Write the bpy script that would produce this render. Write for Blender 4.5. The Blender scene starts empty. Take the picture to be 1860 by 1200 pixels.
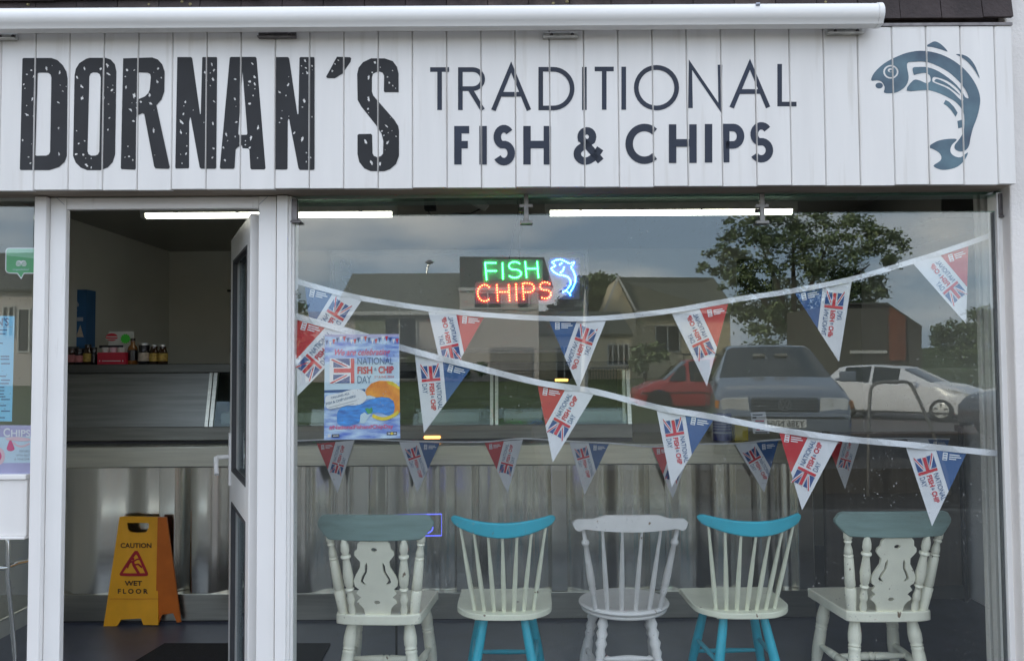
import bpy, bmesh, math, random
from mathutils import Vector, Matrix

R = math.radians
rnd = random.Random(7)
S = bpy.context.scene
COL = S.collection

# ------------------------------------------------------------------ camera
CAM_POS = Vector((0.0, -3.2, 1.5))
FOCAL, PITCH, ROLL = 1500.0, R(2.37), R(-0.36)
CAM_R = Matrix.Rotation(R(90) + PITCH, 3, 'X') @ Matrix.Rotation(ROLL, 3, 'Z')
cd = bpy.data.cameras.new('camera')
cam = bpy.data.objects.new('camera', cd)
COL.objects.link(cam)
cam.matrix_world = Matrix.Translation(CAM_POS) @ CAM_R.to_4x4()
cd.sensor_fit = 'HORIZONTAL'
cd.sensor_width = 36.0
cd.lens = FOCAL / 1860.0 * 36.0
cd.clip_start, cd.clip_end = 0.05, 2000
S.camera = cam

# ------------------------------------------------------------------ sky, sun, exposure
SUN_TO = Vector((-0.78, 0.52, 0.34)).normalized()          # low, behind the shop, from the left
W = bpy.data.worlds.new('World')
S.world = W
W.use_nodes = True
nt = W.node_tree
nt.nodes.clear()
wo = nt.nodes.new('ShaderNodeOutputWorld')
bg = nt.nodes.new('ShaderNodeBackground')
sky = nt.nodes.new('ShaderNodeTexSky')
sky.sky_type = 'NISHITA'
sky.sun_disc = False
sky.sun_elevation = math.asin(SUN_TO.z)
sky.sun_rotation = math.atan2(SUN_TO.x, SUN_TO.y)
sky.air_density, sky.dust_density, sky.ozone_density = 1.0, 1.5, 1.0
tc = nt.nodes.new('ShaderNodeTexCoord')
mp = nt.nodes.new('ShaderNodeMapping')
mp.inputs['Scale'].default_value = (1.6, 1.6, 5.5)
mp.inputs['Location'].default_value = (0.35, 0.2, 0.1)
ns = nt.nodes.new('ShaderNodeTexNoise')
ns.inputs['Scale'].default_value = 1.5
ns.inputs['Detail'].default_value = 8
ns.inputs['Roughness'].default_value = 0.55
rp = nt.nodes.new('ShaderNodeValToRGB')
rp.color_ramp.elements[0].position = 0.48
rp.color_ramp.elements[1].position = 0.66
mx = nt.nodes.new('ShaderNodeMix')
mx.data_type = 'RGBA'
haze = nt.nodes.new('ShaderNodeMix')
haze.data_type = 'RGBA'
haze.inputs[0].default_value = 0.6
haze.inputs[7].default_value = (9.3, 11.2, 14.2, 1)           # thin veil of high cloud
nt.links.new(tc.outputs['Generated'], mp.inputs['Vector'])
nt.links.new(mp.outputs['Vector'], ns.inputs['Vector'])
nt.links.new(ns.outputs['Fac'], rp.inputs['Fac'])
nt.links.new(sky.outputs['Color'], haze.inputs[6])
nt.links.new(haze.outputs[2], mx.inputs[6])
nt.links.new(rp.outputs['Color'], mx.inputs[0])
mx.inputs[7].default_value = (17.0, 15.8, 15.0, 1)          # soft evening cloud
nt.links.new(mx.outputs[2], bg.inputs['Color'])
bg.inputs['Strength'].default_value = 0.13
nt.links.new(bg.outputs['Background'], wo.inputs['Surface'])

sl = bpy.data.lights.new('sun', 'SUN')
sl.energy, sl.angle, sl.color = 4.0, R(10), (1.0, 0.86, 0.68)
sun = bpy.data.objects.new('sun', sl)
COL.objects.link(sun)
sun.rotation_euler = SUN_TO.to_track_quat('Z', 'Y').to_euler()

S.view_settings.view_transform = 'Standard'
S.view_settings.look = 'None'
S.view_settings.gamma = 1.0
S.view_settings.exposure = 0.52
S.view_settings.use_curve_mapping = False
S.render.engine = 'CYCLES'
S.cycles.use_denoising = True
S.cycles.max_bounces = 8
S.cycles.transparent_max_bounces = 16
S.cycles.caustics_reflective = False
S.cycles.caustics_refractive = False

# ------------------------------------------------------------------ picture pixel (1860 wide) -> point on a plane of the place
def ray(px, py):
    return CAM_R @ Vector(((px - 930) / FOCAL, -(py - 600) / FOCAL, -1.0))
def AT(px, py, Y):                       # on the vertical plane y = Y
    d = ray(px, py)
    return CAM_POS + d * ((Y - CAM_POS.y) / d.y)
def REF(px, py, D):                      # something seen mirrored in the glass, D metres of light path away
    p = AT(px, py, D - 3.2)
    return Vector((p.x, -p.y, p.z))
def fx(px, Y=0.0, py=750): return AT(px, py, Y).x
def fz(py, Y=0.0, px=930): return AT(px, py, Y).z

# ------------------------------------------------------------------ materials
MATS = {}
def pm(name, col, rough=0.5, metal=0.0, var=0.08, scale=6.0, bump=0.0, bscale=40.0, stretch=(1, 1, 1), emit=None, spec=0.5, coat=0.0, aniso=0.0, trans=0.0, dirt=None, chip=None):
    m = bpy.data.materials.new(name)
    m.use_nodes = True
    t = m.node_tree
    b = t.nodes['Principled BSDF']
    b.inputs['Roughness'].default_value = rough
    b.inputs['Metallic'].default_value = metal
    b.inputs['Specular IOR Level'].default_value = spec
    b.inputs['Coat Weight'].default_value = coat
    b.inputs['Anisotropic'].default_value = aniso
    co = t.nodes.new('ShaderNodeNewGeometry')
    ma = t.nodes.new('ShaderNodeMapping')
    ma.inputs['Scale'].default_value = stretch
    t.links.new(co.outputs['Position'], ma.inputs['Vector'])
    n = t.nodes.new('ShaderNodeTexNoise')
    n.inputs['Scale'].default_value = scale
    n.inputs['Detail'].default_value = 5
    t.links.new(ma.outputs['Vector'], n.inputs['Vector'])
    r = t.nodes.new('ShaderNodeValToRGB')
    r.color_ramp.elements[0].position = 0.3
    r.color_ramp.elements[1].position = 0.7
    lo = [max(0, c * (1 - var)) for c in col]
    hi = [min(1, c * (1 + var)) for c in col]
    if dirt:
        lo = dirt
    r.color_ramp.elements[0].color = (*lo, 1)
    r.color_ramp.elements[1].color = (*hi, 1)
    t.links.new(n.outputs['Fac'], r.inputs['Fac'])
    out = r.outputs['Color']
    if chip:                                             # wear with a shape of its own: (stretch, scale, threshold, softness, colour)
        cs, csc, th, so, cc = chip
        m3 = t.nodes.new('ShaderNodeMapping')
        m3.inputs['Scale'].default_value = cs
        m3.inputs['Location'].default_value = (3.1, 1.7, 5.3)
        t.links.new(co.outputs['Position'], m3.inputs['Vector'])
        n3 = t.nodes.new('ShaderNodeTexNoise')
        n3.inputs['Scale'].default_value = csc
        n3.inputs['Detail'].default_value = 6
        t.links.new(m3.outputs['Vector'], n3.inputs['Vector'])
        r3 = t.nodes.new('ShaderNodeValToRGB')
        r3.color_ramp.elements[0].position = th
        r3.color_ramp.elements[1].position = th + so
        t.links.new(n3.outputs['Fac'], r3.inputs['Fac'])
        x3 = t.nodes.new('ShaderNodeMix')
        x3.data_type = 'RGBA'
        x3.inputs[7].default_value = (*cc, 1)
        t.links.new(r3.outputs['Color'], x3.inputs[0])
        t.links.new(out, x3.inputs[6])
        out = x3.outputs[2]
    t.links.new(out, b.inputs['Base Color'])
    if bump:
        n2 = t.nodes.new('ShaderNodeTexNoise')
        n2.inputs['Scale'].default_value = bscale
        n2.inputs['Detail'].default_value = 4
        t.links.new(ma.outputs['Vector'], n2.inputs['Vector'])
        bp = t.nodes.new('ShaderNodeBump')
        bp.inputs['Strength'].default_value = bump
        bp.inputs['Distance'].default_value = 0.01
        t.links.new(n2.outputs['Fac'], bp.inputs['Height'])
        t.links.new(bp.outputs['Normal'], b.inputs['Normal'])
    if emit:
        b.inputs['Emission Color'].default_value = (*emit[0], 1)
        b.inputs['Emission Strength'].default_value = emit[1]
    if trans:
        tr = t.nodes.new('ShaderNodeBsdfTransparent')
        ms = t.nodes.new('ShaderNodeMixShader')
        ms.inputs[0].default_value = trans
        t.links.new(b.outputs[0], ms.inputs[1])
        t.links.new(tr.outputs[0], ms.inputs[2])
        t.links.new(ms.outputs[0], t.nodes['Material Output'].inputs['Surface'])
    MATS[name] = m
    return m

def glass(name, tint, ior, rough=0.0, specks=False):
    """clear sheet: fresnel reflection over straight-through transmission"""
    m = bpy.data.materials.new(name)
    m.use_nodes = True
    t = m.node_tree
    t.nodes.remove(t.nodes['Principled BSDF'])
    tr = t.nodes.new('ShaderNodeBsdfTransparent')
    tr.inputs['Color'].default_value = (*tint, 1)
    gl = t.nodes.new('ShaderNodeBsdfGlossy')
    gl.inputs['Roughness'].default_value = rough
    gl.inputs['Color'].default_value = (0.88, 0.97, 1.0, 1)    # coated glass mirrors a little blue
    fr = t.nodes.new('ShaderNodeFresnel')
    ge = t.nodes.new('ShaderNodeNewGeometry')
    mr = t.nodes.new('ShaderNodeMix')                    # same reflection from both faces of the sheet
    mr.data_type = 'FLOAT'
    mr.inputs[2].default_value = ior
    mr.inputs[3].default_value = 1.0 / ior
    t.links.new(ge.outputs['Backfacing'], mr.inputs[0])
    t.links.new(mr.outputs[0], fr.inputs['IOR'])
    ms = t.nodes.new('ShaderNodeMixShader')
    t.links.new(fr.outputs[0], ms.inputs[0])
    t.links.new(tr.outputs[0], ms.inputs[1])
    t.links.new(gl.outputs[0], ms.inputs[2])
    last = ms.outputs[0]
    if specks:                                            # dried rain and dust spots in drifts
        f = []
        for sc, lo_, hi_ in ((95.0, 0.685, 0.73), (2.6, 0.50, 0.62)):
            n = t.nodes.new('ShaderNodeTexNoise')
            n.inputs['Scale'].default_value = sc
            n.inputs['Detail'].default_value = 2
            t.links.new(ge.outputs['Position'], n.inputs['Vector'])
            q = t.nodes.new('ShaderNodeMapRange')
            q.inputs['From Min'].default_value = lo_
            q.inputs['From Max'].default_value = hi_
            t.links.new(n.outputs['Fac'], q.inputs['Value'])
            f.append(q.outputs['Result'])
        mu = t.nodes.new('ShaderNodeMath')
        mu.operation = 'MULTIPLY'
        t.links.new(f[0], mu.inputs[0])
        t.links.new(f[1], mu.inputs[1])
        mu2 = t.nodes.new('ShaderNodeMath')
        mu2.operation = 'MULTIPLY'
        mu2.inputs[1].default_value = 0.35
        t.links.new(mu.outputs[0], mu2.inputs[0])
        df = t.nodes.new('ShaderNodeBsdfDiffuse')
        df.inputs['Color'].default_value = (0.6, 0.6, 0.58, 1)
        m2 = t.nodes.new('ShaderNodeMixShader')
        t.links.new(mu2.outputs[0], m2.inputs[0])
        t.links.new(last, m2.inputs[1])
        t.links.new(df.outputs[0], m2.inputs[2])
        last = m2.outputs[0]
    t.links.new(last, t.nodes['Material Output'].inputs['Surface'])
    MATS[name] = m
    return m

M = MATS
glass('window_glass', (0.965, 0.98, 0.975), 1.70, 0.0, True)
glass('counter_glass', (0.9, 0.96, 0.94), 1.5)
glass('edge_glass', (0.62, 0.76, 0.70), 1.5)
pm('white_upvc', (0.82, 0.81, 0.79), 0.32, var=0.03, scale=3, bump=0.02, bscale=8, chip=((9, 9, 1.0), 3, 0.64, 0.15, (0.60, 0.575, 0.54)))
pm('board_white', (0.735, 0.72, 0.695), 0.36, var=0.04, scale=2.2, stretch=(6, 6, 0.8), bump=0.03, bscale=5, chip=((16, 16, 1.3), 1.6, 0.60, 0.22, (0.60, 0.575, 0.53)))
pm('post_white', (0.80, 0.785, 0.765), 0.45, var=0.06, scale=5, stretch=(1, 1, 0.25), bump=0.04, bscale=30)
pm('render_white', (0.74, 0.71, 0.68), 0.8, var=0.05, scale=4, bump=0.25, bscale=90)
pm('awning_white', (0.76, 0.755, 0.735), 0.3, var=0.03, scale=2, coat=0.2, chip=((0.8, 14, 40), 1.2, 0.62, 0.16, (0.56, 0.52, 0.44)))
pm('soffit', (0.30, 0.25, 0.20), 0.7, var=0.25, scale=5, stretch=(0.6, 4, 1))
pm('sign_black', (0.011, 0.012, 0.015), 0.65, var=0.3, scale=9)
pm('sign_navy', (0.013, 0.021, 0.042), 0.6, var=0.35, scale=4)
pm('sign_teal', (0.065, 0.125, 0.155), 0.4, var=0.5, scale=7, dirt=(0.022, 0.045, 0.085))
pm('roof_tile', (0.040, 0.030, 0.030), 0.85, var=0.4, scale=7, bump=0.5, bscale=60)
pm('roof_tile_worn', (0.062, 0.048, 0.043), 0.9, var=0.6, scale=14, bump=0.5, bscale=60, dirt=(0.03, 0.023, 0.023))
pm('lichen', (0.25, 0.21, 0.11), 0.95, var=0.4, scale=40)
pm('galvanised', (0.62, 0.62, 0.60), 0.35, metal=0.9, var=0.25, scale=25)
pm('bracket_dark', (0.16, 0.15, 0.15), 0.4, metal=0.7, var=0.3, scale=30)
pm('bolt', (0.10, 0.09, 0.09), 0.4, metal=0.8)
pm('clamp_grey', (0.27, 0.265, 0.255), 0.45, metal=0.4, var=0.2, scale=40)
pm('gasket', (0.05, 0.05, 0.055), 0.6)
pm('steel', (0.72, 0.70, 0.60), 0.28, metal=1.0, var=0.10, scale=3, stretch=(1, 1, 30), bump=0.05, bscale=14)
pm('steel_vertical', (0.78, 0.76, 0.69), 0.17, metal=1.0, var=0.10, scale=3, stretch=(2, 2, 0.2))
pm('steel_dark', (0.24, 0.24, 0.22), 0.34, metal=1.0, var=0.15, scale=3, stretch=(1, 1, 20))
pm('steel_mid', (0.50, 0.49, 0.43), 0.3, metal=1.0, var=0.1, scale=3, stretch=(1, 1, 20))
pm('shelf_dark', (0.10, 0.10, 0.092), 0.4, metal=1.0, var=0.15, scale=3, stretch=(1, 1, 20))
pm('rail_grey', (0.17, 0.165, 0.155), 0.45, var=0.15)
pm('chrome', (0.75, 0.75, 0.76), 0.14, metal=1.0, var=0.03)
pm('floor_vinyl', (0.075, 0.085, 0.122), 0.42, var=0.15, scale=5, bump=0.05, bscale=120)
pm('mat_black', (0.012, 0.012, 0.014), 0.95, var=0.3, scale=60, bump=0.6, bscale=220)
pm('wall_cream', (0.58, 0.58, 0.52), 0.6, var=0.05, scale=2, bump=0.05, bscale=50)
pm('wall_white', (0.86, 0.86, 0.88), 0.6, var=0.05, scale=2)
pm('ceiling_paint', (0.22, 0.22, 0.19), 0.32, var=0.06, scale=2)
pm('bulkhead_dark', (0.10, 0.10, 0.09), 0.5, var=0.2, scale=2)
pm('door_brown', (0.12, 0.10, 0.08), 0.5, var=0.15, scale=3, stretch=(8, 8, 0.7))
pm('tube_light', (0.9, 0.9, 0.85), 0.4, emit=((1.0, 1.0, 0.86), 5.0))
pm('fixture_white', (0.6, 0.62, 0.55), 0.4)
pm('cream_paint', (0.88, 0.86, 0.72), 0.42, var=0.06, scale=12, bump=0.08, bscale=60, coat=0.1, chip=((1, 1, 0.6), 34, 0.70, 0.03, (0.20, 0.14, 0.09)))
pm('cream_paint_b', (0.82, 0.83, 0.67), 0.4, var=0.06, scale=12, bump=0.06, bscale=60, coat=0.1, chip=((1, 1, 0.6), 34, 0.70, 0.03, (0.20, 0.14, 0.09)))
pm('pale_grey_paint', (0.68, 0.66, 0.65), 0.45, var=0.07, scale=12, bump=0.08, bscale=60, chip=((1, 1, 0.6), 34, 0.70, 0.03, (0.20, 0.14, 0.09)))
pm('cyan_paint', (0.02, 0.42, 0.56), 0.4, var=0.10, scale=9, bump=0.06, bscale=50, coat=0.1, chip=((1, 1, 0.6), 34, 0.70, 0.03, (0.20, 0.14, 0.09)))
pm('sage_paint', (0.175, 0.265, 0.25), 0.5, var=0.12, scale=9, stretch=(0.6, 3, 6), bump=0.10, bscale=40)
pm('hole_dark', (0.03, 0.03, 0.03), 0.9)
pm('cloth_white', (0.80, 0.80, 0.84), 0.85, var=0.03, scale=20, bump=0.05, bscale=200)
pm('cloth_red', (0.58, 0.06, 0.07), 0.85, var=0.06, scale=15)
pm('cloth_blue', (0.06, 0.13, 0.31), 0.85, var=0.06, scale=15)
pm('print_red', (0.62, 0.035, 0.06), 0.7, var=0.05)
pm('print_blue', (0.03, 0.085, 0.27), 0.7, var=0.05)
pm('print_white', (0.80, 0.80, 0.84), 0.7, var=0.02)
pm('print_slate', (0.08, 0.15, 0.30), 0.7, var=0.05)
pm('print_black', (0.02, 0.02, 0.025), 0.6)
pm('print_grey', (0.35, 0.38, 0.45), 0.7)
pm('print_pink', (0.72, 0.10, 0.25), 0.6, var=0.1)
pm('print_palepink', (0.80, 0.55, 0.62), 0.6, var=0.1)
pm('print_lilac', (0.45, 0.42, 0.66), 0.6, var=0.1)
pm('print_sky', (0.10, 0.46, 0.78), 0.6, var=0.25, scale=8, stretch=(1, 1, 3))
pm('print_sheetblue', (0.24, 0.56, 0.80), 0.6, var=0.05)
pm('print_orange', (0.85, 0.30, 0.03), 0.55, var=0.3, scale=30, dirt=(0.72, 0.16, 0.02))
pm('print_yellow', (0.85, 0.62, 0.05), 0.55, var=0.2, scale=40)
pm('print_water', (0.04, 0.25, 0.68), 0.55, var=0.5, scale=22, stretch=(1, 1, 4), dirt=(0.02, 0.12, 0.48))
pm('print_green', (0.05, 0.32, 0.12), 0.55, var=0.3, scale=40)
pm('print_mint', (0.58, 0.72, 0.84), 0.6, var=0.05)
pm('sticker_green', (0.06, 0.36, 0.14), 0.4, var=0.10)
pm('sticker_palegreen', (0.22, 0.52, 0.33), 0.4, var=0.08)
pm('star_green', (0.06, 0.60, 0.05), 0.6, var=0.05)
pm('poster_sea', (0.55, 0.70, 0.90), 0.45, var=0.2, scale=22, stretch=(0.7, 1, 2.6), dirt=(0.06, 0.14, 0.62))
pm('led_panel', (0.15, 0.15, 0.16), 0.6, trans=0.35)
pm('led_green', (0.1, 0.8, 0.3), 0.4, emit=((0.04, 1.0, 0.16), 19))
pm('led_red', (0.9, 0.1, 0.05), 0.4, emit=((1.0, 0.06, 0.02), 32))
pm('led_core', (0.9, 0.9, 0.5), 0.4, emit=((1.0, 0.55, 0.18), 14))
pm('led_blue', (0.1, 0.4, 0.9), 0.4, emit=((0.04, 0.24, 1.0), 34))
pm('reflected_blue', (0.1, 0.1, 0.6), 0.4, emit=((0.13, 0.16, 1.0), 1.1))  # emission stands in for the reflection of a blue sign
pm('heat_glow', (0.9, 0.5, 0.2), 0.4, emit=((1.0, 0.42, 0.10), 3.2))
pm('cable', (0.02, 0.02, 0.02), 0.5)
pm('acrylic', (0.30, 0.31, 0.33), 0.25, trans=0.86)
pm('acrylic_line', (0.16, 0.16, 0.17), 0.4, trans=0.45)
pm('wet_yellow', (0.86, 0.40, 0.014), 0.42, var=0.07, scale=10, bump=0.06, bscale=60)
pm('wet_orange', (0.55, 0.13, 0.01), 0.5, var=0.1, scale=10)
pm('wet_black', (0.05, 0.025, 0.012), 0.6)
pm('wet_red', (0.40, 0.012, 0.02), 0.6)
pm('jar_brown', (0.035, 0.014, 0.006), 0.12, coat=0.5)
pm('jar_black', (0.010, 0.010, 0.014), 0.2, coat=0.3)
pm('jar_amber', (0.22, 0.09, 0.02), 0.15, coat=0.4)
pm('label_gold', (0.42, 0.28, 0.06), 0.6, var=0.4, scale=60)
pm('label_cream', (0.5, 0.42, 0.34), 0.6, var=0.3, scale=50)
pm('label_rose', (0.40, 0.14, 0.14), 0.6, var=0.3, scale=50)
pm('lid_silver', (0.5, 0.5, 0.48), 0.35, metal=0.8)
pm('lid_black', (0.02, 0.02, 0.02), 0.4)
pm('box_navy', (0.02, 0.10, 0.24), 0.5, var=0.15)
pm('box_red', (0.55, 0.02, 0.05), 0.5, var=0.1)
pm('box_white', (0.62, 0.62, 0.60), 0.5, var=0.08)
pm('tin_blue', (0.02, 0.03, 0.16), 0.35, var=0.2)
pm('tin_yellow', (0.55, 0.42, 0.02), 0.5, var=0.2)
pm('board_text_grey', (0.10, 0.10, 0.10), 0.6)
# the street
pm('asphalt', (0.045, 0.044, 0.043), 0.9, var=0.2, scale=3, bump=0.3, bscale=90)
pm('paving', (0.10, 0.094, 0.088), 0.9, var=0.15, scale=2, bump=0.2, bscale=40)
pm('car_park', (0.15, 0.125, 0.115), 0.9, var=0.15, scale=1.2, bump=0.2, bscale=50)
pm('kerb_stone', (0.13, 0.125, 0.12), 0.85, var=0.15)
pm('grass_green', (0.075, 0.10, 0.026), 0.95, var=0.4, scale=1.6, bump=0.6, bscale=30)
pm('house_wall', (0.60, 0.53, 0.48), 0.85, var=0.06, scale=1.5, bump=0.1, bscale=40)
pm('house_wall_cream', (0.68, 0.58, 0.40), 0.85, var=0.08, scale=1.5, bump=0.1, bscale=40)
pm('house_wall_green', (0.30, 0.32, 0.22), 0.85, var=0.06, scale=1.5)
pm('house_roof', (0.16, 0.16, 0.12), 0.9, var=0.3, scale=2.5, stretch=(1, 1, 6), bump=0.5, bscale=5)
pm('house_roof_dark', (0.085, 0.088, 0.08), 0.9, var=0.3, scale=2.5, stretch=(1, 1, 6), bump=0.5, bscale=5)
pm('house_trim', (0.62, 0.60, 0.56), 0.6, var=0.05)
pm('house_glass', (0.03, 0.032, 0.035), 0.08, var=0.1)
pm('garage_grey', (0.30, 0.27, 0.25), 0.6, var=0.06)
pm('brick_orange', (0.27, 0.095, 0.05), 0.9, var=0.35, scale=3, bump=0.3, bscale=30)
pm('barn_dark', (0.10, 0.095, 0.08), 0.9, var=0.2, scale=2)
pm('bark', (0.07, 0.055, 0.04), 0.95, var=0.3, scale=8, bump=0.6, bscale=30)
pm('leaf_mid', (0.17, 0.23, 0.11), 0.7, var=0.3, scale=3)
pm('leaf_light', (0.28, 0.34, 0.17), 0.7, var=0.3, scale=3)
pm('leaf_dark', (0.075, 0.11, 0.055), 0.75, var=0.3, scale=3)
pm('car_silver', (0.20, 0.23, 0.28), 0.28, metal=0.25, var=0.03, coat=0.8)
pm('car_white', (0.80, 0.80, 0.82), 0.3, var=0.02, coat=0.8)
pm('car_red', (0.44, 0.045, 0.045), 0.32, var=0.06, coat=0.6)
pm('car_dark', (0.03, 0.03, 0.035), 0.3, var=0.05, coat=0.7)
pm('car_glass', (0.016, 0.02, 0.019), 0.05, var=0.1, coat=0.5)
pm('car_trim', (0.02, 0.02, 0.021), 0.5)
pm('car_lamp', (0.72, 0.72, 0.70), 0.12, metal=0.2, coat=1.0)
pm('car_amber', (0.70, 0.25, 0.03), 0.2, coat=0.8)
pm('tyre', (0.018, 0.018, 0.018), 0.85)
pm('plate_white', (0.72, 0.72, 0.70), 0.4)

# ------------------------------------------------------------------ mesh helpers
class MB:
    def __init__(s):
        s.v, s.f, s.m = [], [], []
    def add(s, vs, fs, mi=0):
        o = len(s.v)
        s.v += [tuple(v) for v in vs]
        s.f += [tuple(i + o for i in f) for f in fs]
        s.m += [mi] * len(fs)
        return s
    def box(s, x0, x1, y0, y1, z0, z1, mi=0):
        vs = [(x, y, z) for x in (x0, x1) for y in (y0, y1) for z in (z0, z1)]
        return s.add(vs, [(0, 1, 3, 2), (4, 6, 7, 5), (0, 4, 5, 1), (2, 3, 7, 6), (0, 2, 6, 4), (1, 5, 7, 3)], mi)
    def obox(s, c, ax, ay, az, mi=0):            # centre and three half-axes
        c, ax, ay, az = map(Vector, (c, ax, ay, az))
        vs = [c + ax * i + ay * j + az * k for i in (-1, 1) for j in (-1, 1) for k in (-1, 1)]
        return s.add(vs, [(0, 1, 3, 2), (4, 6, 7, 5), (0, 4, 5, 1), (2, 3, 7, 6), (0, 2, 6, 4), (1, 5, 7, 3)], mi)
    def lathe(s, p0, p1, prof, mi=0, seg=12, cap=True):
        p0, p1 = Vector(p0), Vector(p1)
        d = p1 - p0
        q = d.to_track_quat('Z', 'Y')
        a, b = q @ Vector((1, 0, 0)), q @ Vector((0, 1, 0))
        vs, fs = [], []
        for t, r in prof:
            c = p0 + d * t
            for k in range(seg):
                an = 2 * math.pi * k / seg
                vs.append(c + a * (r * math.cos(an)) + b * (r * math.sin(an)))
        n = len(prof)
        for i in range(n - 1):
            for k in range(seg):
                k2 = (k + 1) % seg
                fs.append((i * seg + k, i * seg + k2, (i + 1) * seg + k2, (i + 1) * seg + k))
        if cap:
            fs.append(tuple(reversed(range(seg))))
            fs.append(tuple(range((n - 1) * seg, n * seg)))
        return s.add(vs, fs, mi)
    def tube(s, pts, r, mi=0, seg=8):
        pts = [Vector(p) for p in pts]
        rs = r if isinstance(r, (list, tuple)) else [r] * len(pts)
        vs, fs = [], []
        prev = None
        for i, p in enumerate(pts):
            d = (pts[min(i + 1, len(pts) - 1)] - pts[max(i - 1, 0)]).normalized()
            if prev is None:
                a = d.orthogonal().normalized()
            else:
                a = (prev - d * prev.dot(d)).normalized()
            prev = a
            b = d.cross(a)
            for k in range(seg):
                an = 2 * math.pi * k / seg
                vs.append(p + a * (rs[i] * math.cos(an)) + b * (rs[i] * math.sin(an)))
        for i in range(len(pts) - 1):
            for k in range(seg):
                k2 = (k + 1) % seg
                fs.append((i * seg + k, i * seg + k2, (i + 1) * seg + k2, (i + 1) * seg + k))
        fs.append(tuple(reversed(range(seg))))
        fs.append(tuple(range((len(pts) - 1) * seg, len(pts) * seg)))
        return s.add(vs, fs, mi)
    def prism(s, poly, fa, fb, mi=0):            # poly of 2D points, fa/fb map them to the two ends
        n = len(poly)
        vs = [fa(*p) for p in poly] + [fb(*p) for p in poly]
        fs = [tuple(range(n)), tuple(reversed(range(n, 2 * n)))]
        fs += [(i, i + n, (i + 1) % n + n, (i + 1) % n) for i in range(n)]
        return s.add(vs, fs, mi)
    def slab(s, n, X, top, bot, Y, th, mi=0):    # a bowed board: functions of t in [-1, 1]
        vs, fs = [], []
        for i in range(n + 1):
            t = -1 + 2 * i / n
            for (z, dy) in ((bot(t), 0), (top(t), 0), (top(t), th), (bot(t), th)):
                vs.append((X(t), Y(t) + dy, z))
        for i in range(n):
            for k in range(4):
                k2 = (k + 1) % 4
                fs.append((i * 4 + k, i * 4 + k2, i * 4 + 4 + k2, i * 4 + 4 + k))
        fs.append((3, 2, 1, 0))
        fs.append((n * 4, n * 4 + 1, n * 4 + 2, n * 4 + 3))
        return s.add(vs, fs, mi)
    def build(s, name, mats, parent=None, smooth=None, bevel=0, local=False, label=None):
        me = bpy.data.meshes.new(name)
        me.from_pydata(s.v, [], s.f)
        if isinstance(mats, str):
            mats = [mats]
        for k in mats:
            me.materials.append(MATS[k])
        me.polygons.foreach_set('material_index', s.m)
        bm = bmesh.new()
        bm.from_mesh(me)
        bmesh.ops.recalc_face_normals(bm, faces=bm.faces)
        bm.to_mesh(me)
        bm.free()
        if smooth is not None:
            me.polygons.foreach_set('use_smooth', [True] * len(me.polygons))
            me.set_sharp_from_angle(angle=R(smooth))
        me.update()
        o = bpy.data.objects.new(name, me)
        COL.objects.link(o)
        if parent:
            attach(o, parent, local)
        if bevel:
            bv = o.modifiers.new('bevel', 'BEVEL')
            bv.width, bv.segments, bv.limit_method = bevel, 2, 'ANGLE'
            bv.harden_normals = False
        if label:
            o['label'] = label
        return o

WORLD0 = {}
def attach(o, parent, local=False):
    o.parent = parent
    base = WORLD0.get(parent.name, Vector((0, 0, 0)))
    if not local:
        o.location = -base
        WORLD0[o.name] = Vector((0, 0, 0))
def tag(o, label, cat, group=None):
    o['label'], o['category'], o['kind'] = label, cat, 'thing'
    if group:
        o['group'] = group
    return o
def thing(name, label, cat, loc=(0, 0, 0), group=None, rz=0.0):
    o = bpy.data.objects.new(name, None)
    COL.objects.link(o)
    o.empty_display_size = 0.1
    o.location = loc
    o.rotation_euler = (0, 0, rz)
    WORLD0[o.name] = Vector(loc)
    return tag(o, label, cat, group)
def struct(mb, name, mats, **k):
    o = mb.build(name, mats, **k)
    o['kind'] = 'structure'
    return o
def dup(root, loc, rz=0.0, label=None, sx=1.0):
    c = root.copy()
    COL.objects.link(c)
    c.location, c.rotation_euler = loc, (0, 0, rz)
    if label:
        c['label'] = label
    for ch in list(root.children):
        d = ch.copy()
        COL.objects.link(d)
        d.parent = c
        for g in list(ch.children):
            e = g.copy()
            COL.objects.link(e)
            e.parent = d
    return c

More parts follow.
